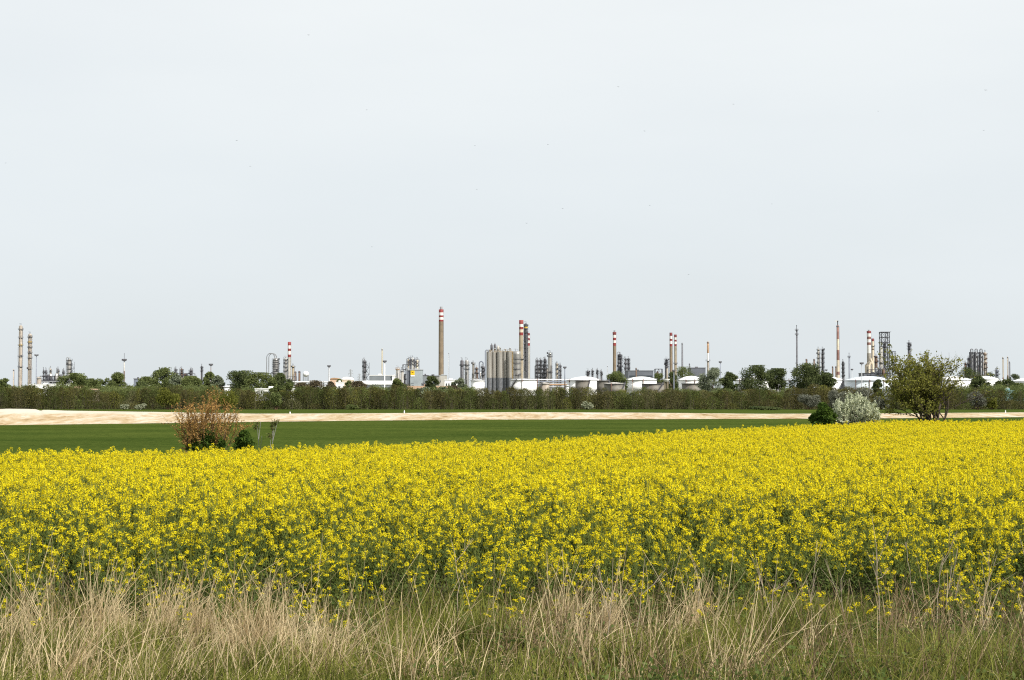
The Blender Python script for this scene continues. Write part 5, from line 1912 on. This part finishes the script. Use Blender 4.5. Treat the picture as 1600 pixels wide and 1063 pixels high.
def dense_bush(px, Y, wpx, ytop, label, kind, n, leaf, name='green_bush', seed=1, group=None, zlow=.0):
    rng = np.random.default_rng(seed)
    k = mpp(Y)
    Wd, H = wpx * k, W(px, ytop, Y).z - gz(Y)
    lob = []
    for i in range(14):
        a = rng.uniform(0, 2 * math.pi)
        rr = rng.uniform(.1, .72)
        lob.append((math.cos(a) * rr * Wd / 2, math.sin(a) * rr * Wd / 2, H * rng.uniform(.2, .80), rng.uniform(.14, .24) * Wd))
    lob.append((0, 0, H - .17 * Wd, .17 * Wd))
    lob = np.array(lob)
    pk = rng.integers(0, len(lob), n)
    d = rng.normal(size=(n, 3)); d /= np.linalg.norm(d, axis=1, keepdims=True)
    C = lob[pk, :3] + d * (lob[pk, 3] * rng.uniform(.3, 1, n) ** .5 * rng.normal(1, .12, n))[:, None]
    C[:, 2] = np.clip(C[:, 2], .05, None)
    V, Q = quads_at(C, rng.uniform(.6, 1.3, n) * leaf, rng, 1.35)
    P1 = lob[:, :3]
    V2, Q2 = segs_mesh(np.tile([[0, 0, 0.]], (len(lob), 1)), P1, np.full(len(lob), .03), np.full(len(lob), .01), 4)
    return shrub(name, px, Y, label, 'bush', [('foliage', V, Q, LM[kind]), ('stem', V2, Q2, MT['darkbark'])], group=group)


dense_bush(382, 48.6, 48, 671.5, 'small round deep green bush right of the rusty shrub', 'deep_green', 5200, .075, seed=41)
dense_bush(1286, 73.5, 46, 629, 'dark green bush left against the grey white bush', 'deep_green', 9000, .10, seed=42)

# --- grey white blossoming bush
YB = 75.0
rng = np.random.default_rng(51)
stems = []
for i in range(34):
    a = rng.uniform(0, 2 * math.pi)
    s_ = rng.uniform(.03, .85)
    stems.append(((math.cos(a) * .25, math.sin(a) * .25, 0), (math.cos(a) * s_, math.sin(a) * s_, 1), rng.uniform(1.15, 1.6) * (1.05 - .22 * s_), .025))
sk, tips = grow(rng, stems, 2, .38, .35, 1.4, .55, [7, 5], .08, shrink=.46)
sk = fit(sk, -36 * mpp(YB), 39 * mpp(YB), W(1334, 609, YB).z, 3)
V, Q = segs_mesh(*sk[:4], 4)
ok_ = ((sk[1][:, 0] - .05) / 1.12) ** 2 + ((sk[1][:, 2] - 1.15) / 1.58) ** 2 < 1.1
V, Q = segs_mesh(*[q[ok_] for q in sk[:4]], 4)
parts = [('branch', V, Q, MT['darkbark'])]
P_ = samples_on(sk, rng, 30000, 1)
P_ = P_[(P_[:, 2] > .3) & (rng.uniform(size=len(P_)) < np.clip(.22 + np.hypot(P_[:, 0], P_[:, 1]) * .55 + (P_[:, 2] - .8) * .30, .12, 1)) & (((P_[:, 0] - .05) / 1.12) ** 2 + ((P_[:, 2] - 1.15) / 1.58) ** 2 < rng.uniform(.9, 1.15, len(P_)))]
P_ = P_ + rng.normal(0, .022, P_.shape)
V, Q = quads_at(P_, rng.uniform(.035, .085, len(P_)), rng, 1.4)
parts.append(('blossom', V, Q, LM['blossom']))
C = samples_on(sk, rng, 2500, 1)
V, Q = quads_at(C * np.array([[.8, .8, .85]]), rng.uniform(.04, .08, len(C)), rng, 1.4)
parts.append(('foliage', V, Q, LM['tree_silver']))
shrub('blossoming_bush', 1334, YB, 'round grey white blossoming bush at the far edge of the yellow crop', 'bush', parts)

# --- two thin saplings right of the rusty shrub
for px, Y, top, lab, sd, forks in ((407.5, 48.5, 657, 'left thin sapling with one budding top beside the small green bush', 61, 1), (424, 48.0, 657, 'right thin sapling with forked budding tops beyond the crop', 62, 2)):
    rng = np.random.default_rng(sd)
    H = W(px, top, Y).z
    P0, P1, R0, R1, tp_ = [], [], [], [], []
    x = 0.0
    pts = [(0, 0, 0), (-.03, 0, H * .35), (-.07 if forks == 1 else .05, .02, H * .62), (-.11 if forks == 1 else .10, 0, H * .93)]
    for a_, b_ in zip(pts, pts[1:]):
        P0.append(a_); P1.append(b_); R0.append(.013); R1.append(.008)
    tp_.append(pts[-1])
    tp_.append((pts[-1][0] - .06, .03, H * .86))
    for q in range(forks):
        e_ = ((.20 - .18 * q) if forks == 2 else -.01, .05, H * (.97 - .03 * q) if forks == 2 else H * .97)
        P0.append(pts[2]); P1.append(e_); R0.append(.014); R1.append(.008)
        if forks == 2:
            tp_.append(e_)
    e_ = (.05 if forks == 1 else -.02, 0, H * .72)
    P0.append(pts[1]); P1.append(e_); R0.append(.01); R1.append(.006)
    if forks == 2:
        tp_.append(e_)
    V, Q = segs_mesh(P0, P1, R0, R1, 5)
    C = np.concatenate([np.array(t)[None] + rng.normal(0, .044, (60, 3)) * np.array([[1, 1, 1.2]]) for t in tp_])
    V2, Q2 = quads_at(C, rng.uniform(.025, .055, len(C)), rng, 1.6)
    shrub('sapling', px, Y, lab, 'sapling', [('stem', V, Q, MT['olive']), ('leaf_bud', V2, Q2, LM['sapling_leaf'])], group='thin saplings')

# ================================================================ RAPE FIELD
petal = leafmat('rape_petals', (.91, .77, .016), (.965, .87, .034), .52, 6.0, .5)
rape_green = leafmat('rape_green', (.100, .130, .026), (.230, .260, .065), .35, 4.0)
rape_leaf = leafmat('rape_leaf', (.062, .095, .022), (.150, .190, .058), .35, 3.0)
rape_bud = leafmat('rape_bud', (.22, .24, .02), (.40, .38, .03), .3, 8.0)


def rape_plant(seed, rich, low=False):
    """One rape plant: stem, side stems, leaves, pods, racemes of small flowers. Height about 1 m."""
    rng = np.random.default_rng(seed)
    Vs, Qs, Ms, off = [], [], [], 0

    def put(V, Q, m):
        nonlocal off
        Vs.append(V); Qs.append(Q + off); Ms.append(np.full(len(Q), m)); off += len(V)
    P0, P1, R0, R1, heads = [], [], [], [], []
    top = np.array([rng.normal(0, .05), rng.normal(0, .05), 1.0])
    p = np.array([0, 0, -.02])
    nodes = []
    for i in range(5):
        q = top * (i + 1) / 5 + np.array([rng.normal(0, .012), rng.normal(0, .012), 0])
        P0.append(p); P1.append(q); R0.append(.0075 - .001 * i); R1.append(.0065 - .001 * i)
        nodes.append(q)
        p = q
    if not low or rng.uniform() < .5:
        heads.append((p, np.array([0, 0, 1.])))
    for j in range(rich):
        z = rng.uniform(.30, .80)
        s = top * z
        a = rng.uniform(0, 2 * math.pi)
        l = rng.uniform(.18, .42) * (1.2 - z * .6)
        d1 = np.array([math.cos(a) * .55, math.sin(a) * .55, .85])
        m_ = s + d1 * l * .5
        e = m_ + (d1 * np.array([.55, .55, 1.25])) * l * .6
        e[2] = min(e[2], rng.uniform(.66, 1.02))
        P0 += [s, m_]; P1 += [m_, e]; R0 += [.004, .0033]; R1 += [.0033, .0025]
        if not low or rng.uniform() < .25:
            heads.append((e, (e - m_) / np.linalg.norm(e - m_)))
    V, Q = segs_mesh(P0, P1, R0, R1, 3)
    put(V, Q, 0)
    for h, d in heads:                        # raceme: a dome of four-petalled flowers round green buds
        n = int(rng.integers(20, 32))
        L_ = rng.uniform(.045, .09)
        t = rng.uniform(0, 1, n) ** .8
        a = rng.uniform(0, 2 * math.pi, n)
        rr = .017 + .022 * (1 - t) + rng.normal(0, .004, n)
        C = h[None] - d[None] * (t * 0 + (1 - t) * L_)[:, None] + np.stack([np.cos(a) * rr, np.sin(a) * rr, rng.normal(0, .006, n)], 1)
        nrm = C - (h - d * L_ * .8)[None]
        nrm = nrm / np.linalg.norm(nrm, axis=1, keepdims=True) + rng.normal(0, .35, (n, 3))
        nrm /= np.linalg.norm(nrm, axis=1, keepdims=True)
        u = np.cross(nrm, rng.normal(size=(n, 3))); u /= np.linalg.norm(u, axis=1, keepdims=True)
        w_ = np.cross(nrm, u)
        s = rng.uniform(.0095, .0135, (n, 1))
        for a_, b_ in ((u, w_), (w_, -u)):    # two crossed petal pairs, tips lifted
            s2 = s * .48
            V = np.stack([C - a_ * s + nrm * s * .35, C - b_ * s2, C + a_ * s + nrm * s * .35, C + b_ * s2], 1).reshape(-1, 3)
            put(V, np.arange(4 * n).reshape(n, 4), 1)
        V, Q = quads_at(h[None] + rng.normal(0, .007, (5, 3)) + d[None] * .008, np.full(5, .013), rng)
        put(V, Q, 3)
        n = int(rng.integers(5, 11))          # young pods under the raceme
        t = rng.uniform(0, .16, n)
        a = rng.uniform(0, 2 * math.pi, n)
        s0 = h[None] - d[None] * (L_ + t)[:, None]
        e0 = s0 + np.stack([np.cos(a) * .035, np.sin(a) * .035, np.full(n, .03)], 1)
        V, Q = segs_mesh(s0, e0, np.full(n, .0016), np.full(n, .0011), 3)
        put(V, Q, 0)
    nl = 26 if low else 15                    # clasping leaves up the stem
    z = rng.uniform(.06, .80, nl)
    a = rng.uniform(0, 2 * math.pi, nl)
    dirs = np.stack([np.cos(a), np.sin(a), rng.uniform(-.25, .8, nl)], 1)
    L_ = (rng.uniform(.07, .17, nl) * (1.15 - z * .8))[:, None]
    s = top[None] * z[:, None]
    side = np.stack([-np.sin(a), np.cos(a), rng.normal(0, .3, nl)], 1)
    m_ = s + dirs * L_ * .55 + np.array([[0, 0, .02]])
    e = s + dirs * L_ + np.array([[0, 0, -.035]]) * (L_ / .15)
    wv = side * L_ * .15
    V = np.stack([s - wv * .35, s + wv * .35, m_ + wv, m_ - wv, m_ - wv, m_ + wv, e + wv * .25, e - wv * .25], 1).reshape(-1, 3)
    Q = (np.arange(nl) * 8)[:, None, None] + np.array([[[0, 1, 2, 3], [4, 5, 6, 7]]])
    put(V, Q.reshape(-1, 4), 2)
    return mesh_np('rape_plant', np.concatenate(Vs), np.concatenate(Qs), [rape_green, petal, rape_leaf, rape_bud], np.concatenate(Ms))


variants = [rape_plant(100 + i, 2 + i % 3) for i in range(7)] + [rape_plant(200 + i, 5 + i % 2, True) for i in range(4)] + [rape_plant(300 + i, 4 + i % 2) for i in range(4)]
protos = [bpy.data.objects.new('rape_plant', m) for m in variants]     # never linked to the scene: geometry source only

rng = np.random.default_rng(77)


def lowfreq(x, y, s, seed):
    r = np.random.default_rng(seed)
    out = np.zeros_like(x)
    for i in range(6):
        a = r.uniform(0, 2 * math.pi)
        f = s * r.uniform(.5, 1.8)
        out += np.sin((x * math.cos(a) + y * math.sin(a)) * f + r.uniform(0, 6.3))
    return out / 2.4


cell = 1.0
pts = []
y0f = 18.6
yy = rng.uniform(y0f - .9, 108, 430000)
xx = rng.uniform(-.40 * 108 - 9, .40 * 108 + 9, 430000)
keep = (np.abs(xx) < .365 * yy + 7)
edge = np.array([rape_edge(x) for x in np.linspace(-60, 70, 261)])
ed = np.interp(xx, np.linspace(-60, 70, 261), edge)
keep &= yy < ed + rng.normal(0, .25, len(xx))
front = y0f + .35 * lowfreq(xx, yy * 0, 1.1, 3) + rng.normal(0, .25, len(xx))
keep &= yy > front
# density about 30 plants per square metre, thinner in patches
patch = lowfreq(xx, yy, 1.6, 4)
keep &= rng.uniform(size=len(xx)) < np.clip(.84 + .18 * patch, .4, 1) * np.clip(.46 + .040 * (yy - front), .46, 1)
xx, yy, front = xx[keep], yy[keep], front[keep]
n = len(xx)
print('rape plants', n)
dfr = yy - front
sc = (1.08 + .05 * lowfreq(xx, yy, .7, 8) + rng.normal(0, 1, n) * np.clip(.13 - .0022 * dfr, .075, .13)) * np.clip(.66 + .06 * dfr, .66, 1.0)
sc = np.clip(sc, .45, 1.30)
var = np.where(rng.uniform(size=n) < np.clip(.94 - .034 * dfr, .04, .94), rng.integers(7, 11, n), rng.integers(0, 7, n))
var = np.where((var < 7) & (rng.uniform(size=n) < np.clip((dfr - 9) / 14, 0, .9)), rng.integers(11, 15, n), var)
# self-sown plants that straggle out into the verge
ne = 190
xe = rng.uniform(-1, 1, ne) * 8.2
ye = 18.7 - 2.6 * rng.uniform(0, 1, ne) ** 2
xx, yy = np.concatenate([xx, xe]), np.concatenate([yy, ye])
sc = np.concatenate([sc, rng.uniform(.34, .78, ne)])
var = np.concatenate([var, rng.integers(0, 7, ne)])
n = len(xx)
zz = np.interp(yy, [b[0] for b in BREAKS], [b[1] for b in BREAKS]) + .03
me = bpy.data.meshes.new('rape_field')
me.vertices.add(n)
me.vertices.foreach_set('co', np.stack([xx, yy, zz], 1).astype(np.float32).ravel())
rot = np.stack([rng.normal(.02, .10, n), rng.normal(.03, .10, n), rng.uniform(0, 6.283, n)], 1)
a = me.attributes.new('turn', 'FLOAT_VECTOR', 'POINT'); a.data.foreach_set('vector', rot.astype(np.float32).ravel())
a = me.attributes.new('grow', 'FLOAT_VECTOR', 'POINT'); a.data.foreach_set('vector', np.stack([np.clip(sc * 1.12, .8, 1.5), np.clip(sc * 1.12, .8, 1.5), sc], 1).astype(np.float32).ravel())
a = me.attributes.new('pick', 'INT', 'POINT'); a.data.foreach_set('value', var.astype(np.int32))
rf = link('rape_field', me)
tag(rf, 'dense field of yellow flowering rape filling the middle of the view', 'rape field', kind='stuff')
ng = bpy.data.node_groups.new('scatter_rape', 'GeometryNodeTree')
ng.interface.new_socket('Geometry', in_out='INPUT', socket_type='NodeSocketGeometry')
ng.interface.new_socket('Geometry', in_out='OUTPUT', socket_type='NodeSocketGeometry')
N, L = ng.nodes, ng.links
gi, go = N.new('NodeGroupInput'), N.new('NodeGroupOutput')
iop = N.new('GeometryNodeInstanceOnPoints')
g2i = N.new('GeometryNodeGeometryToInstance')
for p in reversed(protos):
    oi = N.new('GeometryNodeObjectInfo')
    oi.inputs['Object'].default_value = p
    L.new(oi.outputs['Geometry'], g2i.inputs[0])
iop.inputs['Pick Instance'].default_value = True


def named(nm, ty):
    q = N.new('GeometryNodeInputNamedAttribute')
    q.data_type = ty
    q.inputs['Name'].default_value = nm
    return q


e2r = N.new('FunctionNodeEulerToRotation')
L.new(named('turn', 'FLOAT_VECTOR').outputs['Attribute'], e2r.inputs[0])
L.new(e2r.outputs[0], iop.inputs['Rotation'])
L.new(named('grow', 'FLOAT_VECTOR').outputs['Attribute'], iop.inputs['Scale'])
L.new(named('pick', 'INT').outputs['Attribute'], iop.inputs['Instance Index'])
L.new(gi.outputs[0], iop.inputs['Points'])
L.new(g2i.outputs[0], iop.inputs['Instance'])
L.new(iop.outputs[0], go.inputs[0])
md = rf.modifiers.new('scatter', 'NODES')
md.node_group = ng

# ================================================================ VERGE GRASS
dry = leafmat('dry_straw', (.26, .18, .085), (.78, .64, .40), .3, 1.6, .55)
green = leafmat('verge_grass', (.046, .058, .012), (.30, .31, .070), .42, 1.2, .5, c3=(.40, .33, .15))


def blades(B, D0, Ln, Wd, bend, rng, segs=4):
    """Grass blades as curved tapering strips. B: roots, D0: start directions, bend: sideways fall."""
    n = len(B)
    D0 = D0 / np.linalg.norm(D0, axis=1, keepdims=True)
    side = np.cross(D0, np.array([[0.15, 1, 0.1]]) + rng.normal(0, .35, (n, 3)))
    side /= np.linalg.norm(side, axis=1, keepdims=True) + 1e-9
    fall = np.stack([rng.normal(0, 1, n), rng.normal(0, 1, n), np.full(n, -.5)], 1) * bend[:, None]
    rows = []
    for i in range(segs + 1):
        t = i / segs
        P = B + D0 * (Ln * t)[:, None] + fall * (Ln * t * t)[:, None]
        P[:, 2] = np.maximum(P[:, 2], B[:, 2] + .01)
        wv = side * (Wd * (1 - .75 * t))[:, None] / 2
        rows += [P - wv, P + wv]
    V = np.stack(rows, 1)
    m = 2 * (segs + 1)
    Q = (np.arange(n) * m)[:, None, None] + np.array([[[2 * i, 2 * i + 1, 2 * i + 3, 2 * i + 2] for i in range(segs)]])
    return V.reshape(-1, 3), Q.reshape(-1, 4)


def gzv(y):
    return np.interp(y, [b[0] for b in BREAKS], [b[1] for b in BREAKS])


rng = np.random.default_rng(91)
# green under-growth
n = 80000
y = rng.uniform(11.0, 19.6, n)
x = rng.uniform(-1, 1, n) * (.365 * y + 2.6)
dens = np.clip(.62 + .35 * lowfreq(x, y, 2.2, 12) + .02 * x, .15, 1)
dens = dens * np.where((x > .09 * y) & (y < 13.6), .5, 1)  # thinned at the near right: bare darker ground stands in for shade
k = rng.uniform(size=n) < dens
x, y = x[k], y[k]
n = len(x)
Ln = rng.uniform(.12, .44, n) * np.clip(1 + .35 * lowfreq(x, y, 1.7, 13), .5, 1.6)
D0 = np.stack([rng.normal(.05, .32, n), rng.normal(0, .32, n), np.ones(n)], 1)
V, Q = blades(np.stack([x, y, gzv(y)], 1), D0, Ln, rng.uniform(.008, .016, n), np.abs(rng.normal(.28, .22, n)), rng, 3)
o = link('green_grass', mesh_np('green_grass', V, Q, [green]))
tag(o, 'short green grass growing low along the verge', 'grass', kind='stuff')

# dry straw: tussocks of long stalks plus lying litter
B, DD, LL, WW, BB = [], [], [], [], []


def add(x, y, d, ln, wd, bd):
    B.append(np.stack([x, y, gzv(y)], 1)); DD.append(d); LL.append(ln); WW.append(wd); BB.append(bd)


def share(x, y):                               # how much straw stands here: thick at the left, thin at the right
    u = x / (.36 * y)
    return np.interp(u, [-1.3, -.95, -.55, -.1, .25, .5, .75, 1.0, 1.3], [1.0, 1.0, .95, .62, .48, .28, .20, .22, .22])


nt_ = 640
ty = rng.uniform(14.4, 17.7, nt_)
tx = rng.uniform(-1, 1, nt_) * (.365 * ty + 2.4)
k = rng.uniform(size=nt_) < share(tx, ty) * np.clip(.36 + .75 * lowfreq(tx, ty, 1.6, 14), .02, 1)
for x0, y0 in zip(tx[k], ty[k]):
    m = int(4 + 48 * rng.uniform() ** 3)
    hf = float(np.clip(.78 + .42 * lowfreq(np.array([x0]), np.array([0.0]), 1.3, 33)[0], .35, 1.3)) * (1.18 if x0 < -1 else 1.0)
    lean = rng.normal(.10, .22)
    ln = .32 + .62 * rng.uniform() ** 1.5 * (1.0 if x0 < .1 * y0 else .8)
    x, y = x0 + rng.normal(0, .06, m), y0 + rng.normal(0, .06, m)
    d = np.stack([rng.normal(lean, .26, m), rng.normal(0, .2, m), np.ones(m)], 1)
    add(x, y, d, ln * hf * rng.uniform(.5, 1.25, m), rng.uniform(.006, .0135, m), np.abs(rng.normal(.10, .12, m)) + (rng.uniform(size=m) < .25) * rng.uniform(.3, .9, m))
n = 7000                                      # single stalks
y = rng.uniform(13.4, 18.5, n)
x = rng.uniform(-1, 1, n) * (.365 * y + 2.4)
k = rng.uniform(size=n) < share(x, y) * np.clip(.5 + .6 * lowfreq(x, y, 1.6, 14), .12, 1)
x, y = x[k], y[k]
n = len(x)
add(x, y, np.stack([rng.normal(.06, .34, n), rng.normal(0, .25, n), np.ones(n)], 1), .20 + .98 * rng.uniform(0, 1, n) ** 1.6, rng.uniform(.006, .0125, n), np.abs(rng.normal(.12, .12, n)))
n = 17000                                      # broken, lying litter
y = 11.2 + 6.4 * rng.uniform(0, 1, n) ** .8
x = rng.uniform(-1, 1, n) * (.365 * y + 2.4)
k = rng.uniform(size=n) < share(x, y) * np.clip(.55 + .4 * lowfreq(x, y, 2.4, 15), .08, 1)
x, y = x[k], y[k]
n = len(x)
add(x, y, np.stack([rng.normal(.15, .9, n), rng.normal(0, .7, n), rng.uniform(.25, 1.1, n)], 1), rng.uniform(.10, .45, n), rng.uniform(.006, .0125, n), np.abs(rng.normal(.3, .3, n)))
V, Q = blades(np.concatenate(B), np.concatenate(DD), np.concatenate(LL), np.concatenate(WW), np.concatenate(BB), rng, 4)
o = link('dry_grass', mesh_np('dry_grass', V, Q, [dry]))
tag(o, 'dry straw coloured grass standing and lying along the verge', 'grass', kind='stuff')

# dead brown weeds standing thinly in the green at the right
brown = leafmat('dead_weed_stems', (.075, .052, .030), (.30, .215, .125), .2, 1.6, .6)
rng = np.random.default_rng(95)
n = 5200
y = rng.uniform(13.2, 18.7, n)
x = rng.uniform(-.25, 1, n) * (.365 * y + 2.4)
k = rng.uniform(size=n) < np.clip(.55 + .6 * lowfreq(x, y, 1.9, 17), .08, 1) * np.interp(x, [-2, 1.5], [.25, 1])
x, y = x[k], y[k]
n = len(x)
V, Q = blades(np.stack([x, y, gzv(y)], 1), np.stack([rng.normal(.0, .26, n), rng.normal(0, .25, n), np.ones(n)], 1), .15 + .75 * rng.uniform(0, 1, n) ** 1.4, rng.uniform(.006, .012, n), np.abs(rng.normal(.12, .12, n)) + (rng.uniform(size=n) < .3) * rng.uniform(.2, .9, n), rng, 4)
C = np.stack([x, y, gzv(y)], 1)[: n // 2]
C = np.repeat(C, 5, axis=0)
C = C + np.stack([rng.normal(0, .10, len(C)), rng.normal(0, .10, len(C)), rng.uniform(.03, .30, len(C))], 1)
V2, Q2 = quads_at(C, rng.uniform(.02, .055, len(C)), rng, 1.7)
o = link('dead_weeds', mesh_np('dead_weeds', np.concatenate([V, V2]), np.concatenate([Q, Q2 + len(V)]), [brown, rape_leaf], np.concatenate([np.zeros(len(Q), int), np.ones(len(Q2), int)])))
tag(o, 'thin brown dead weeds and small leaves scattered through the verge grass', 'weeds', kind='stuff')

# --- tall dead weed stalks that stand out singly
wm = surf('dead_stalk', (.36, .29, .215), .8, .25, 6.0)
for px, py, top, tx_, Y, lab, sd, nb in (
    (1372, 1003, 806, 1362, 16.6, 'tallest pale dead weed stalk on the right of the verge', 1, 3),
    (1430, 972, 846, 1415, 17.2, 'thin reddish dead weed stalk right of the tallest pale one', 2, 2),
    (1537, 1000, 868, 1556, 16.4, 'forked dead weed with a curving right arm near the right edge', 3, 5),
    (1326, 985, 880, 1322, 16.8, 'short brown dead weed stalk left of the tallest pale one', 4, 2),
    (1578, 960, 838, 1592, 17.2, 'grey dead weed stalk bending at the right edge of the verge', 5, 3),
    (1272, 985, 888, 1279, 16.9, 'bent brown dead weed stalk with a drooping top right of the verge middle', 6, 3),
    (1203, 1020, 872, 1215, 16.0, 'dark dead weed stalk with side twigs in the right half of the verge', 7, 4),
    (1086, 972, 854, 1076, 17.0, 'straight tan dead stalk crossing the crop front right of the middle', 8, 2),
    (1500, 985, 905, 1490, 16.9, 'low dead weed with crossing twigs left of the forked one', 9, 4),
    (985, 1035, 868, 1008, 15.6, 'long straw stalk leaning far to the right in the middle of the verge', 10, 1),
    (942, 1030, 872, 958, 15.8, 'long straw stalk leaning right, left of the far leaning one', 11, 1),
    (712, 985, 842, 706, 16.8, 'tan dead stalk before the crop left of the middle', 12, 2),
    (1462, 1000, 870, 1473, 16.5, 'thin dead stalk between the reddish one and the forked weed', 13, 3),
):
    rng_ = np.random.default_rng(300 + sd)
    Yg = on_ground(px, py).y
    p0 = W(px, py, Yg)
    p1 = W(tx_, top, Yg)
    v = np.array(p1 - p0)
    P0, P1, R0, R1 = [], [], [], []
    pts_ = [np.zeros(3)]
    bow = rng_.normal(0, .05, 3) * np.array([1, .5, 0])
    for i in range(1, 9):
        t = i / 8
        pts_.append(v * t + bow * math.sin(math.pi * t) * 1.5 + rng_.normal(0, .006, 3))
    for i in range(8):
        P0.append(pts_[i]); P1.append(pts_[i + 1]); R0.append(.0075 * (1 - i / 11)); R1.append(.0075 * (1 - (i + 1) / 11))
    V, Q = segs_mesh(P0, P1, R0, R1, 5)
    root = thing('dead_weed', lab, 'weed', p0, 'dead weed stalks on the verge')
    link('stalk', mesh_np('stalk', V, Q, [wm]), root)
    for j in range(nb):
        P0, P1, R0, R1 = [], [], [], []
        i = int(rng_.integers(2, 8))
        s_ = pts_[i]
        d = v / np.linalg.norm(v) * .8 + rng_.normal(0, .5, 3)
        l = rng_.uniform(.12, .35)
        m_ = s_ + d * l * .5
        e_ = m_ + (d + np.array([0, 0, .35])) * l * .5
        P0 += [s_, m_]; P1 += [m_, e_]; R0 += [.0035, .003]; R1 += [.003, .0018]
        for q in range(3):
            f_ = e_ + rng_.normal(0, .05, 3)
            P0.append(m_); P1.append(f_); R0.append(.002); R1.append(.0012)
        V, Q = segs_mesh(P0, P1, R0, R1, 4)
        link('twig', mesh_np('twig', V, Q, [wm]), root)
